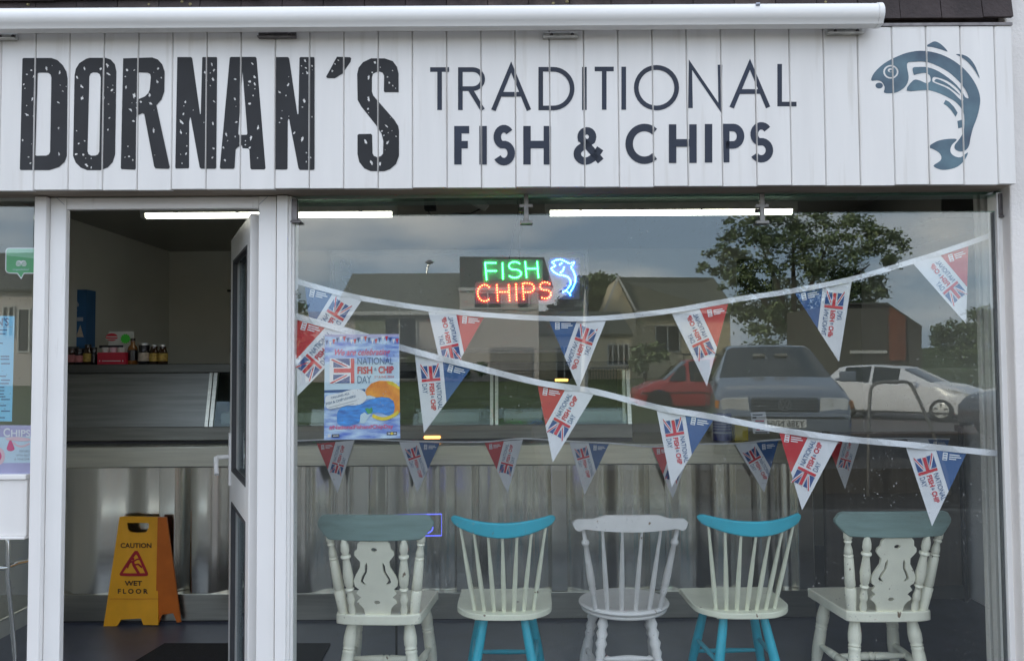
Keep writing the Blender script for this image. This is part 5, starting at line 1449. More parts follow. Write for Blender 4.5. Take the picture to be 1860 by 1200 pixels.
sp_ = thing('chips_poster', 'pink and lilac chips poster at the foot of the upper side window', 'poster', gm(20, 862))
b = MB(); sheet_on_glass(b, [(-90, 771), (60, 772), (58, 861), (-90, 861)]); b.build('sheet', 'print_mint', sp_)
b = MB(); put_poly(b, [(-90, 771), (60, 772), (59.6, 792), (-90, 795)], gm, 0, 1); put_poly(b, [(-90, 841), (58.6, 840), (58, 860), (-90, 860)], gm, 0, 1)
put_poly(b, spline([(19, 798), (25, 810), (26, 816), (19, 819), (12.5, 816), (13.5, 809)], 3), gm, 1, 2)
put_poly(b, spline([(10, 795), (30, 793), (54, 796), (54, 800), (40, 801), (24, 800), (14, 799)], 3), gm, 2, 2)
v_, f_ = ribbon(spline([(24, 803), (32, 809), (42, 810), (54, 805)], 3, False), 3.4); b.add([gm(x, y, 2) for x, y in v_], f_, 2)
put_poly(b, circle(-3, 828, 12, 16), gm, 2, 2); put_poly(b, circle(-4, 828, 7, 9), gm, 1, 3)
b.build('print', ['print_lilac', 'print_pink', 'print_palepink'], sp_)
b = MB(); put_text(b, 'C', gm, 6, 18, 793, 777, 0, 0.02, 0, 3); put_text(b, 'HIPS', gm, 20, 55, 793, 780, 0, 0.02, 0, 3)
put_text(b, 'SERVED', gm, 35, 54, 820.5, 817, 1, 0, 0, 3); put_text(b, 'WITH SALT', gm, 29, 54, 828, 824.5, 1, 0, 0, 3); put_text(b, '& VINEGAR', gm, 26, 54, 835, 831.5, 1, 0, 0, 3)
b.build('lettering', ['print_white', 'print_grey'], sp_)

# ================================================================== LED SIGN AND ACRYLIC BOARD
LDY = 0.13
ld = thing('led_sign', 'glowing green, red and blue dotted fish and chips sign hanging in the window', 'lit sign', AT(955, 550, LDY))
lm_ = lambda x, y, d=0.0: AT(840 + x / 7.75, 440 + y / 7.75, LDY + d)
b = MB()
for (x0, y0, x1, y1) in ((280, 235, 1130, 545), (175, 552, 1285, 862), (1215, 215, 1650, 800)):
    q = [lm_(x0, y0), lm_(x1, y0), lm_(x1, y1), lm_(x0, y1)]
    n = Vector((0, 0.006, 0))
    b = MB(); b.add([p + n for p in q] + [p + n * 2 for p in q], [(0, 1, 2, 3), (7, 6, 5, 4), (0, 4, 5, 1), (1, 5, 6, 2), (2, 6, 7, 3), (3, 7, 4, 0)])
    b.build('backing_panel', 'led_panel', ld)
def dots_along(pl, step):
    out, acc = [], 0.0
    pl = [Vector(p) for p in pl]
    out.append(pl[0])
    for a, c in zip(pl, pl[1:]):
        L = (c - a).length
        while L > 0 and acc + L >= step:
            a = a + (c - a) * ((step - acc) / L)
            L = (c - a).length
            acc = 0.0
            out.append(a)
        acc += L
    return out
def led(b, p, r, mi=0):
    p = Vector(p)
    vs = [p + Vector((r * math.sin(th) * math.cos(ph), -r * 1.1 * math.cos(th), r * math.sin(th) * math.sin(ph))) for th in (0.5, 1.1, 1.57) for ph in [k * math.pi / 4 for k in range(8)]]
    vs.append(p + Vector((0, -r * 1.15, 0)))
    fs = [(24, k, (k + 1) % 8) for k in range(8)] + [(8 * j + k, 8 * j + 8 + k, 8 * j + 8 + (k + 1) % 8, 8 * j + (k + 1) % 8) for j in range(2) for k in range(8)]
    b.add(vs, fs, mi)
def led_letter(ch, x0, x1, ytop, ybot, step, r, m, skew=0.0):
    b = MB(); seen = []
    for st in GLYPH[ch]:
        pl = [(x0 + (x1 - x0) * x + skew * (1 - y), ybot + (ytop - ybot) * y) for x, y in st]
        for p in dots_along(pl, step):
            if all((p - q).length > step * 0.6 for q in seen):
                seen.append(p); led(b, lm_(p.x, p.y), r)
    o = b.build('led_letter', m, ld, smooth=80)
    o['kind'] = 'stuff'
for ch, x0, x1, y0, y1, sk in (('F', 318, 485, 290, 525, 22), ('I', 540, 585, 282, 512, 8), ('S', 640, 830, 275, 498, 0), ('H', 882, 1050, 262, 492, 20)):
    led_letter(ch, x0, x1, y0, y1, 24, 0.0028, 'led_green', sk)
for ch, x0, x1, y0, y1, sk in (('C', 215, 400, 598, 828, 0), ('H', 483, 650, 588, 818, 14), ('I', 715, 790, 578, 808, 10), ('P', 848, 1005, 575, 800, 14), ('S', 1080, 1250, 560, 790, 0)):
    led_letter(ch, x0, x1, y0, y1, 36, 0.0027, 'led_red', sk)
b = MB()
for pl in ([(1265, 280), (1310, 252), (1380, 240), (1450, 268), (1500, 300), (1580, 280), (1525, 352), (1560, 400), (1590, 480), (1588, 560), (1550, 650), (1525, 690)], [(1265, 280), (1310, 330), (1245, 365), (1285, 418), (1350, 455), (1430, 468), (1490, 490), (1525, 540), (1522, 590), (1490, 640), (1455, 680), (1410, 702)], [(1395, 295), (1350, 330)], [(1430, 352), (1415, 400), (1360, 440)], [(1455, 680), (1500, 710), (1525, 752)], [(1525, 690), (1510, 720)]):
    for p in dots_along(pl, 30):
        led(b, lm_(p.x, p.y), 0.0027)
o = b.build('led_fish', 'led_blue', ld, smooth=80); o['kind'] = 'stuff'
b = MB(); b.tube([AT(943, 470, LDY + 0.02), AT(945, 420, LDY + 0.03), AT(949, 360, LDY + 0.04), AT(951, 335, LDY + 0.05)], 0.0018, seg=6)
b.tube([AT(925, 470, LDY + 0.02), AT(934, 420, LDY + 0.03), AT(946, 360, LDY + 0.04), AT(951, 335, LDY + 0.05)], 0.0018, seg=6); b.build('cord', 'cable', ld)

AYB = 0.30
ac = thing('acrylic_menu_board', 'faint clear acrylic board with reversed lettering hanging behind the lit sign', 'board', AT(835, 640, AYB))
q = [AT(600, 456, AYB), AT(1068, 456, AYB), AT(1068, 640, AYB), AT(600, 640, AYB)]
b = MB(); n = Vector((0, 0.004, 0)); b.add(q + [p + n for p in q], [(0, 1, 2, 3), (7, 6, 5, 4), (0, 4, 5, 1), (1, 5, 6, 2), (2, 6, 7, 3), (3, 7, 4, 0)]); b.build('sheet', 'acrylic', ac)
am = lambda u, v, l=0: AT(u, v, AYB - 0.001)
b = MB()
for u0, v0, u1, v1 in ((600, 456, 1068, 640), (606, 462, 1062, 634)):
    v_, f_ = ribbon([(u0, v0), (u1, v0), (u1, v1), (u0, v1), (u0, v0)], 1.2); b.add([am(x, y) for x, y in v_], f_)
b.build('border', 'acrylic_line', ac)
b = MB(); put_text(b, "DORNAN'S", lambda u, v, l=0: am(v, u), 690, 470, 617, 640, 0, 0.0); b.build('lettering', 'acrylic_line', ac)

# ================================================================== THE STREET BEHIND THE VIEWER (seen mirrored in the glass)
def wheel(parent, x, y, r, w, side):
    b = MB(); b.lathe((x, y - w / 2, r), (x, y + w / 2, r), [(0, r * 0.90), (0.12, r), (0.88, r), (1, r * 0.90)], seg=24); t_ = b.build('wheel', 'tyre', parent, smooth=40, local=True)
    ys = y + side * (w / 2 + 0.004)
    b = MB(); b.lathe((x, ys - side * 0.05, r), (x, ys, r), [(0, r * 0.66), (0.9, r * 0.66), (1, r * 0.60)], seg=24); b.build('rim', 'car_lamp', t_, smooth=40, local=True)
    b = MB()
    for k in range(5):
        a_ = k * 2 * math.pi / 5 + 0.3
        for da in (-0.3, 0.3):
            c_ = Vector((x + math.cos(a_ + da) * r * 0.42, ys + side * 0.004, r + math.sin(a_ + da) * r * 0.42))
        c_ = Vector((x + math.cos(a_) * r * 0.40, ys + side * 0.004, r + math.sin(a_) * r * 0.40))
        e = Vector((math.cos(a_), 0, math.sin(a_)))
        b.obox(c_, e * r * 0.14, (0, 0.003, 0), Vector((-e.z, 0, e.x)) * r * 0.07)
    o = b.build('spoke_gap', 'car_trim', t_, local=True); o['kind'] = 'stuff'
def car(name, label, loc, heading, paint, st, group='cars parked across the street'):
    """st: stations along x (nose at +x): x, half width, sill z, belt z, top z, half width of top, flags: w windscreen start, g side glass"""
    t = thing(name, label, 'car', loc, group, heading)
    secs = []
    for (x, w, zb, zbelt, zt, wt, fl) in st:
        secs.append([(w * 0.93, zb), (w * 0.985, zb + 0.12), (w, zb + (zbelt - zb) * 0.55), (w * 0.985, zbelt - 0.03), (w * 0.955, zbelt), (wt, zt - (0.05 if zt > zbelt + 0.15 else 0.012)), (wt * 0.88, zt - 0.008), (wt * 0.45, zt), (0, zt + 0.006)])
    body, glassm = MB(), {}
    n = len(secs[0])
    full = []
    for (s, stt) in zip(secs, st):
        full.append([(stt[0], y, z) for y, z in s] + [(stt[0], -y, z) for y, z in reversed(s[:-1])])
    m = len(full[0])
    vs = [p for r_ in full for p in r_]
    gl = {'windscreen': [], 'side_window': [], 'rear_window': []}
    for i in range(len(st) - 1):
        fl = st[i][6]
        for k in range(m - 1):
            f = (i * m + k, i * m + k + 1, (i + 1) * m + k + 1, (i + 1) * m + k)
            kk = k if k < n - 1 else m - 2 - k
            if 'w' in fl and kk >= 5: gl['windscreen'].append(f)
            elif 'r' in fl and kk >= 5: gl['rear_window'].append(f)
            elif 'g' in fl and kk == 4: gl['side_window'].append(f)
            else: body.f.append(f); body.m.append(0)
    body.v = vs
    body.f += [tuple(range(m)), tuple(reversed(range((len(st) - 1) * m, len(st) * m)))]
    body.m += [0, 0]
    body.build('body', paint, t, smooth=38, local=True)
    for key, fs in gl.items():
        groups = [fs]
        if key == 'side_window':
            groups = [[f] for f in fs]
        for g_ in groups:
            if g_:
                b = MB(); idx = sorted({i for f in g_ for i in f}); mp__ = {i: j for j, i in enumerate(idx)}
                b.add([vs[i] for i in idx], [tuple(mp__[i] for i in f) for f in g_]); b.build(key, 'car_glass', t, smooth=60, local=True)
    return t
def mir(b_or, *a): pass
# silver people carrier, nose towards the shop
P = REF(1427, 812, 10.9)
sx_, sy_ = P.x, P.y
hd_ = math.atan2(1.0, -0.20)
MPV = [(2.30, 0.76, 0.28, 0.50, 0.52, 0.66, ''), (2.26, 0.80, 0.22, 0.62, 0.66, 0.68, ''), (2.18, 0.84, 0.20, 0.78, 0.84, 0.70, ''), (2.05, 0.87, 0.20, 0.84, 0.92, 0.74, ''), (1.6, 0.90, 0.20, 0.93, 1.02, 0.77, ''), (1.22, 0.905, 0.20, 1.00, 1.10, 0.78, 'w'), (0.35, 0.905, 0.20, 1.03, 1.55, 0.62, ''), (0.28, 0.905, 0.20, 1.03, 1.57, 0.615, 'g'), (-0.62, 0.905, 0.20, 1.05, 1.60, 0.62, ''), (-0.72, 0.905, 0.20, 1.05, 1.60, 0.62, 'g'), (-1.6, 0.90, 0.20, 1.06, 1.585, 0.62, ''), (-1.7, 0.90, 0.2, 1.06, 1.575, 0.62, 'g'), (-2.1, 0.88, 0.22, 1.05, 1.50, 0.60, 'r'), (-2.25, 0.84, 0.26, 1.0, 1.08, 0.72, ''), (-2.32, 0.78, 0.35, 0.8, 0.85, 0.68, '')]
fwd = Vector((math.cos(hd_), math.sin(hd_), 0))
mpv = car('people_carrier', 'silver people carrier parked facing the shop, mirrored in the window', (sx_ - fwd.x * 2.3, sy_ - fwd.y * 2.3, 0.20), hd_, 'car_silver', MPV)
for x, y in ((1.45, 0.80), (1.45, -0.80), (-1.4, 0.80), (-1.4, -0.80)):
    wheel(mpv, x, y, 0.31, 0.2, 1 if y > 0 else -1)
def cbox(parent, name, x0, x1, y0, y1, z0, z1, m, bev=0.01):
    b = MB(); b.box(x0, x1, y0, y1, z0, z1); return b.build(name, m, parent, bevel=bev, local=True)
b = MB(); b.box(2.235, 2.275, -0.42, 0.42, 0.66, 0.84); gr = b.build('grille', 'car_trim', mpv, local=True, bevel=0.006)
for k in range(4):
    z = 0.685 + k * 0.042
    b = MB(); b.box(2.27, 2.29, -0.41, 0.41, z, z + 0.016); b.build('grille_bar', 'car_silver', gr, local=True)
b = MB(); em_ = lambda u, v, l=0: (2.30 + 0.003 * l, u, v)
cyl = [(0, 0.085), (1, 0.085)]
b.lathe((2.28, 0, 0.755), (2.30, 0, 0.755), cyl, 1, seg=24)
put_loops(b, [circle(0, 0.755, 0.085, n=28), circle(0, 0.755, 0.072, n=28)], em_, 0, 1)
for pl in ([(-0.03, 0.82), (0, 0.765), (0.03, 0.82)], [(-0.058, 0.80), (-0.028, 0.70), (0, 0.755), (0.028, 0.70), (0.058, 0.80)]):
    v_, f_ = ribbon(pl, 0.015); b.add([em_(p[0], p[1], 1) for p in v_], f_, 0)
b.build('badge', ['chrome', 'car_trim'], gr, local=True)
for s in (-1, 1):
    b = MB(); b.prism([(0.44 * s, 0.665), (0.80 * s, 0.675), (0.815 * s, 0.80), (0.77 * s, 0.835), (0.46 * s, 0.845)], lambda y, z: (2.17, y, z), lambda y, z: (2.262 - 0.10 * max(0, abs(y) - 0.45), y, z)); b.build('headlight', 'car_lamp', mpv, local=True, bevel=0.01)
    b = MB(); b.prism([(0.825 * s, 0.68), (0.885 * s, 0.70), (0.885 * s, 0.80), (0.835 * s, 0.80)], lambda y, z: (2.02, y, z), lambda y, z: (2.15, y, z)); b.build('indicator', 'car_amber', mpv, local=True, bevel=0.01)
    b = MB(); b.obox((1.02, 1.03 * s, 1.10), (0.05, 0, 0), (0, 0.11, 0), (0, 0, 0.075)); b.obox((1.02, 0.91 * s, 1.06), (0.03, 0, 0), (0, 0.05, 0), (0, 0, 0.02)); b.build('wing_mirror', 'car_silver' if s < 0 else 'car_trim', mpv, local=True, bevel=0.03)
    b = MB(); b.obox((0.62, 0.16 * s, 1.40), (0.03, 0, 0.04), (0, 0.09, 0), (0.01, 0, 0.0)); b.build('sun_visor', 'house_trim', mpv, local=True)
cbox(mpv, 'bumper', 2.24, 2.36, -0.80, 0.80, 0.30, 0.63, 'car_silver', 0.04)
cbox(mpv, 'bumper_strip', 2.355, 2.372, -0.74, 0.74, 0.575, 0.60, 'car_trim')
cbox(mpv, 'air_intake', 2.30, 2.365, -0.55, 0.55, 0.32, 0.42, 'car_trim')
pl_ = cbox(mpv, 'number_plate', 2.362, 2.374, -0.26, 0.26, 0.455, 0.565, 'plate_white', 0.003)
b = MB(); put_text(b, 'Y386 NVH', lambda u, v, l=0: (2.3755, u, v), -0.235, 0.235, 0.468, 0.552, 0, 0.015); b.build('lettering', 'car_trim', pl_, local=True)
b = MB(); b.tube([(1.15, 0.5, 1.12), (1.05, 0.1, 1.17), (0.98, -0.35, 1.22)], 0.012, seg=6); b.build('wiper', 'car_trim', mpv, local=True)

# white hatchback
P = REF(1640, 762, 23.0)
hd_ = math.atan2(0.72, 0.70)
HAT = [(2.02, 0.68, 0.30, 0.54, 0.57, 0.6, ''), (1.96, 0.78, 0.22, 0.66, 0.72, 0.66, ''), (1.80, 0.83, 0.20, 0.78, 0.85, 0.70, ''), (1.40, 0.86, 0.20, 0.90, 0.98, 0.74, ''), (1.02, 0.86, 0.20, 0.94, 1.03, 0.75, 'w'), (0.30, 0.86, 0.2, 0.97, 1.40, 0.60, ''), (0.20, 0.86, 0.2, 0.97, 1.44, 0.59, 'g'), (-0.50, 0.86, 0.2, 0.99, 1.50, 0.59, ''), (-0.58, 0.86, 0.2, 1.0, 1.505, 0.59, 'g'), (-1.30, 0.85, 0.2, 1.06, 1.47, 0.58, ''), (-1.55, 0.84, 0.2, 1.08, 1.42, 0.57, 'r'), (-1.85, 0.80, 0.25, 1.04, 1.10, 0.64, ''), (-2.0, 0.72, 0.32, 0.8, 0.85, 0.6, '')]
hat = car('hatchback', 'white hatchback parked side on beyond the car park, mirrored in the window', (P.x, P.y, -0.06), hd_, 'car_white', HAT)
for x, y in ((1.28, 0.76), (1.28, -0.76), (-1.28, 0.76), (-1.28, -0.76)):
    wheel(hat, x, y, 0.31, 0.2, 1 if y > 0 else -1)
for s in (-1, 1):
    b = MB(); b.prism([(1.98, 0.62), (1.45, 0.80), (1.30, 0.88), (1.60, 0.84), (1.96, 0.74)], lambda x, z: (x, 0.62 * s, z), lambda x, z: (x, (0.87 - 0.14 * max(0, x - 1.4)) * s, z)); b.build('headlight', 'car_lamp', hat, local=True, bevel=0.01)
    b = MB(); b.obox((0.62, 0.97 * s, 1.0), (0.09, 0, 0), (0, 0.09, 0), (0, 0, 0.06)); b.build('wing_mirror', 'car_white', hat, local=True, bevel=0.03)
    b = MB(); b.lathe((1.90, 0.60 * s, 0.42), (2.02, 0.60 * s, 0.42), [(0, 0.13), (1, 0.12)], seg=12); b.build('fog_lamp_recess', 'car_trim', hat, local=True)
    b = MB(); b.box(-1.75, 1.6, 0.855 * s - 0.01, 0.855 * s + 0.01, 0.20, 0.25); b.build('sill', 'car_trim', hat, local=True)
    b = MB(); b.box(0.35, 0.5, 0.862 * s - 0.008, 0.862 * s + 0.012, 0.84, 0.87); b.build('door_handle', 'car_white', hat, local=True)
cbox(hat, 'grille', 1.985, 2.035, -0.45, 0.45, 0.60, 0.66, 'car_trim')
cbox(hat, 'lower_grille', 1.97, 2.035, -0.40, 0.40, 0.30, 0.47, 'car_trim')
cbox(hat, 'number_plate', 2.036, 2.048, -0.26, 0.26, 0.48, 0.59, 'plate_white', 0.003)
cbox(hat, 'bumper', 1.90, 2.03, -0.66, 0.66, 0.475, 0.595, 'car_white', 0.03)

# red van, side on
P = REF(1262, 738, 27.5)
VAN = [(2.05, 0.70, 0.32, 0.6, 0.63, 0.6, ''), (1.98, 0.80, 0.24, 0.72, 0.78, 0.66, ''), (1.5, 0.85, 0.22, 0.92, 1.0, 0.7, ''), (1.12, 0.86, 0.22, 0.98, 1.06, 0.72, 'w'), (0.42, 0.86, 0.22, 1.0, 1.66, 0.64, ''), (0.95 - 0.55, 0.86, 0.22, 1.0, 1.68, 0.64, ''), (0.34, 0.86, 0.22, 1.0, 1.70, 0.64, 'g'), (-0.35, 0.86, 0.22, 1.0, 1.76, 0.66, ''), (-0.4, 0.86, 0.22, 1.0, 1.77, 0.72, ''), (-2.0, 0.86, 0.24, 1.0, 1.76, 0.72, ''), (-2.1, 0.84, 0.28, 0.98, 1.70, 0.70, '')]
VAN = [v for i, v in enumerate(VAN) if i != 5]
van = car('delivery_van', 'small red van with a roof rack parked by the verge, mirrored in the window', (P.x, P.y, -0.08), math.atan2(0.02, -1.0), 'car_red', VAN)
for x, y in ((1.35, 0.76), (1.35, -0.76), (-1.35, 0.76), (-1.35, -0.76)):
    wheel(van, x, y, 0.33, 0.2, 1 if y > 0 else -1)
for s in (-1, 1):
    b = MB(); b.prism([(1.05, 1.03), (0.50, 1.03), (0.46, 1.50), (0.62, 1.52)], lambda x, z: (x, (0.842 - 0.33 * (z - 1.0)) * s, z), lambda x, z: (x, (0.872 - 0.33 * (z - 1.0)) * s, z)); b.build('front_window', 'car_glass', van, local=True)
    b = MB(); b.lathe((1.35, 0.855 * s, 0.34), (1.35, 0.868 * s, 0.34), [(0, 0.42), (1, 0.42)], seg=20); b.lathe((-1.35, 0.855 * s, 0.34), (-1.35, 0.868 * s, 0.34), [(0, 0.42), (1, 0.42)], seg=20); o = b.build('wheel_arch', 'car_trim', van, local=True); o['kind'] = 'stuff'
    b = MB(); b.box(-1.8, 1.9, 0.862 * s - 0.008, 0.862 * s + 0.01, 0.62, 0.67); b.build('rub_strip', 'car_trim', van, local=True)
b = MB()
for x in (0.2, -0.7, -1.6):
    b.box(x - 0.02, x + 0.02, -0.66, 0.66, 1.85, 1.88); b.box(x - 0.02, x + 0.02, -0.66, -0.63, 1.74, 1.85); b.box(x - 0.02, x + 0.02, 0.63, 0.66, 1.74, 1.85)
b.box(-1.7, 0.45, 0.60, 0.63, 1.881, 1.91); b.box(-1.7, 0.45, -0.63, -0.60, 1.881, 1.91)
b.build('roof_rack', 'car_trim', van, local=True)
# dark car at the right edge
P = REF(1900, 790, 17.0)
drk = car('saloon_car', 'dark car cut off by the right edge of the window reflection', (P.x + 0.55, P.y, -0.06), math.atan2(0.08, -1.0), 'car_dark', HAT)
for x, y in ((1.28, 0.76), (1.28, -0.76), (-1.28, 0.76), (-1.28, -0.76)):
    wheel(drk, x, y, 0.31, 0.2, 1 if y > 0 else -1)

# tubular hoop rail on the pavement edge
HD = 10.0
hr = thing('hoop_rail', 'grey steel hoop rail at the kerb, mirrored in front of the white car', 'rail', REF(1620, 860, HD))
pts = [REF(u, v, HD) for u, v in spline([(1577, 880), (1578, 800), (1580, 720), (1586, 700), (1600, 694), (1630, 693), (1648, 694), (1658, 704), (1680, 750), (1700, 800), (1725, 880)], 3, False)]
pts[0].z = pts[-1].z = -0.1
b = MB(); b.tube(pts, 0.021, seg=10); b.build('tube', 'rail_grey', hr, smooth=60)
# street lamp behind the houses, pale gate post
LD_ = 62.0
sl_ = thing('street_lamp', 'street lamp with a round head showing above the bungalow roof', 'street lamp', (REF(776, 690, LD_).x, -(LD_ - 3.2), 0.6))
p0 = REF(775, 505, LD_)
b = MB(); b.tube([Vector((p0.x, p0.y, 0.6)), p0, REF(776, 488, LD_), REF(779, 480, LD_)], [0.10, 0.08, 0.07, 0.06], seg=8); b.build('pole', 'galvanised', sl_)
b = MB(); c = REF(780, 476, LD_); b.lathe(c - Vector((0, 0, 0.16)), c + Vector((0, 0, 0.16)), [(0, 0.12), (0.3, 0.30), (0.6, 0.30), (1, 0.08)], seg=14); b.build('lamp_head', 'bracket_dark', sl_, smooth=50)
GD = 34.0
tp_ = thing('telegraph_post', 'pale tapering post standing by the road between the two houses', 'post', (REF(1062, 700, GD).x, -(GD - 3.2), 0.2))
b = MB(); p0, p1 = REF(1061, 700, GD), REF(1063, 524, GD); b.lathe((p0.x, p0.y, 0.2), p1, [(0, 0.17), (0.9, 0.06), (1, 0.01)], seg=8); b.build('shaft', 'house_trim', tp_)

# ---- houses
def hbox(b, u0, u1, v0, v1, D, dep, mi=0, zmin=None):
    a, c = REF(u0, v1, D), REF(u1, v0, D)
    z0 = a.z if zmin is None else zmin
    b.box(a.x, c.x, a.y - dep, a.y, z0, c.z, mi)
def hwindow(parent, u0, u1, v0, v1, D, mull=(), trans=(), name='window'):
    a, c = REF(u0, v1, D), REF(u1, v0, D)
    y = a.y
    b = MB(); w = 0.07
    b.box(a.x, a.x + w, y + 0.01, y + 0.07, a.z, c.z); b.box(c.x - w, c.x, y + 0.01, y + 0.07, a.z, c.z)
    b.box(a.x + w, c.x - w, y + 0.01, y + 0.07, a.z, a.z + w); b.box(a.x + w, c.x - w, y + 0.01, y + 0.07, c.z - w, c.z)
    for m_ in mull:
        x = a.x + (c.x - a.x) * m_; b.box(x - 0.04, x + 0.04, y + 0.012, y + 0.068, a.z + w, c.z - w)
    for m_ in trans:
        z = a.z + (c.z - a.z) * m_; b.box(a.x + w, c.x - w, y + 0.014, y + 0.066, z - 0.035, z + 0.035)
    o = b.build(name, 'house_trim', parent)
    b = MB(); b.box(a.x + 0.01, c.x - 0.01, y + 0.002, y + 0.009, a.z + 0.01, c.z - 0.01); b.build('pane', 'house_glass', o)
D1 = 45.0
h1 = thing('bungalow', 'pale bungalow with a long grey green tiled roof, mirrored left of the lit sign', 'house', (REF(700, 690, D1).x, -(D1 - 3.2), 0.5))
b = MB(); hbox(b, 545, 862, 566, 700, D1, 9, 0, 0.3); b.build('wall', 'house_wall', h1)
b = MB(); hbox(b, 645, 700, 574, 700, D1 - 0.08, 0.07, 0, 0.3); b.build('cladding', 'house_wall_green', h1)
def roof_slab(parent, e0, e1, r0, r1, D, dep, m, name='roof'):
    a, c = REF(*e0, D - 0.4), REF(*e1, D - 0.4)
    p, q_ = REF(*r0, D + dep / 2), REF(*r1, D + dep / 2)
    z = p.z
    b = MB(); vs = [a, c, Vector((q_.x, q_.y, z)), Vector((p.x, p.y, z)), Vector((a.x, a.y - dep - 0.6, a.z)), Vector((c.x, c.y - dep - 0.6, c.z))]
    vs += [v - Vector((0, 0, 0.14)) for v in vs]
    b.add(vs, [(0, 1, 2, 3), (3, 2, 5, 4), (0, 3, 4), (1, 5, 2), (6, 7, 1, 0), (10, 11, 5, 4), (6, 0, 4, 10), (7, 1, 5, 11), (6, 10, 11, 7)])
    return b.build(name, m, parent)
roof_slab(h1, (606, 564), (866, 566), (640, 497), (866, 499), D1, 9, 'house_roof')
b = MB(); hbox(b, 540, 866, 564, 573, D1 - 0.55, 0.05); b.build('eaves_board', 'house_trim', h1)
hwindow(h1, 696, 758, 576, 690, D1, (0.48,), (0.35,))
b = MB(); hbox(b, 835, 978, 520, 700, D1 - 0.9, 9.5, 0, 0.3); b.build('upper_wall', 'house_wall', h1)
b = MB(); a, c, e = REF(835, 466, D1 - 1.0), REF(988, 467, D1 - 1.0), REF(1005, 521, D1 - 1.0); f = REF(835, 523, D1 - 1.0)
q = [f, e, c, a]; b.add(q + [v + Vector((0, -9, 0)) for v in q], [(0, 1, 2, 3), (7, 6, 5, 4), (0, 4, 5, 1), (1, 5, 6, 2), (2, 6, 7, 3), (3, 7, 4, 0)]); b.build('upper_roof', 'house_roof_dark', h1)
b = MB(); hbox(b, 832, 1003, 521, 528, D1 - 1.05, 0.06); hbox(b, 838, 976, 558, 562, D1 - 1.0, 0.06); b.build('trim_board', 'house_trim', h1)
hwindow(h1, 860, 912, 530, 566, D1 - 0.9, (0.5,)); hwindow(h1, 938, 962, 530, 564, D1 - 0.9)
hwindow(h1, 818, 858, 575, 648, D1 - 0.05, (0.5,))
gd = MB(); hbox(gd, 890, 967, 630, 690, D1 - 0.95, 0.04, 0, None); g_o = gd.build('garage_door', 'garage_grey', h1)
for k in range(9):
    gb = MB(); hbox(gb, 891, 966, 633 + k * 6, 636.6 + k * 6, D1 - 0.99, 0.04); gb.build('door_slat', 'garage_grey', g_o)
hwindow(h1, 12, 44, 570, 640, D1 - 0.05, (0.5,))
hl = thing('terrace_house', 'plain pale house mirrored in the side window at the left edge', 'house', (REF(-100, 690, 40).x, -36.8, 0.5))
b = MB(); hbox(b, -420, 130, 520, 700, 42, 8, 0, 0.3); b.build('wall', 'house_wall', hl)
roof_slab(hl, (-440, 522), (140, 524), (-430, 462), (136, 464), 42, 8, 'house_roof_dark')
hwindow(hl, 4, 28, 555, 612, 42, (0.5,)); hwindow(hl, 32, 56, 560, 640, 42)
D2 = 50.0
h2 = thing('gabled_house', 'cream gabled house with a small porch, mirrored right of the lit sign', 'house', (REF(1200, 690, D2).x, -(D2 - 3.2), 0.5))
b = MB(); hbox(b, 1155, 1326, 562, 700, D2, 9, 0, 0.3); b.build('wall', 'house_wall_cream', h2)
b = MB(); pts = [REF(1098, 700, D2), REF(1155, 700, D2 - 0.3), REF(1155, 566, D2 - 0.3), REF(1123, 504, D2), REF(1098, 570, D2)]
for p_ in pts[:2]: p_.z = 0.3
b.add(pts + [v + Vector((0, -7, 0)) for v in pts], [(0, 1, 2, 3, 4), (9, 8, 7, 6, 5)] + [(i, i + 5, (i + 1) % 5 + 5, (i + 1) % 5) for i in range(5)]); b.build('gable_wall', 'house_wall_cream', h2)
b = MB(); q = [REF(1153, 566, D2 - 0.6), REF(1336, 562, D2 - 0.6), REF(1296, 504, D2 + 3.5), REF(1122, 503, D2 - 0.2)]
q += [v + Vector((0, -0.15, -0.18)) for v in q]; b.add(q, [(0, 1, 2, 3), (7, 6, 5, 4), (0, 4, 5, 1), (1, 5, 6, 2), (2, 6, 7, 3), (3, 7, 4, 0)]); b.build('roof', 'house_roof', h2)
b = MB(); v_, f_ = ribbon([(1095, 573), (1123, 503), (1156, 566)], 3.6); n = Vector((0, -0.12, 0)); vv = [REF(p[0], p[1], D2 - 0.62) for p in v_]
b.add(vv, f_); b.add([p + n for p in vv], f_); b.build('barge_board', 'house_trim', h2)
b = MB(); hbox(b, 1156, 1336, 563, 570, D2 - 0.75, 0.06); b.build('eaves_board', 'house_trim', h2)
b = MB(); hbox(b, 976, 1146, 605, 700, D2 - 2.5, 3, 0, 0.3); b.build('porch_wall', 'house_wall_cream', h2)
b = MB(); q = [REF(972, 606, D2 - 2.8), REF(1150, 606, D2 - 2.8), REF(1126, 565, D2 - 1.0), REF(972, 565, D2 - 1.0)]
q += [v + Vector((0, -0.1, -0.15)) for v in q]; b.add(q, [(0, 1, 2, 3), (7, 6, 5, 4), (0, 4, 5, 1), (1, 5, 6, 2), (2, 6, 7, 3), (3, 7, 4, 0)]); b.build('porch_roof', 'house_roof', h2)
hwindow(h2, 1103, 1143, 624, 664, D2 - 2.5, (0.25, 0.5, 0.75)); hwindow(h2, 1010, 1040, 628, 690, D2 - 2.5, (0.5,)); hwindow(h2, 1190, 1235, 590, 640, D2, (0.5,))
D3 = 33.0
h3 = thing('dark_outbuilding', 'dark gabled outbuilding with an orange brick corner, mirrored above the white car', 'building', (REF(1580, 690, D3).x, -(D3 - 3.2), 0.0))
b = MB(); pts = [REF(1520, 700, D3), REF(1674, 700, D3), REF(1674, 593, D3), REF(1612, 552, D3), REF(1520, 552, D3)]
for p_ in pts[:2]: p_.z = -0.1
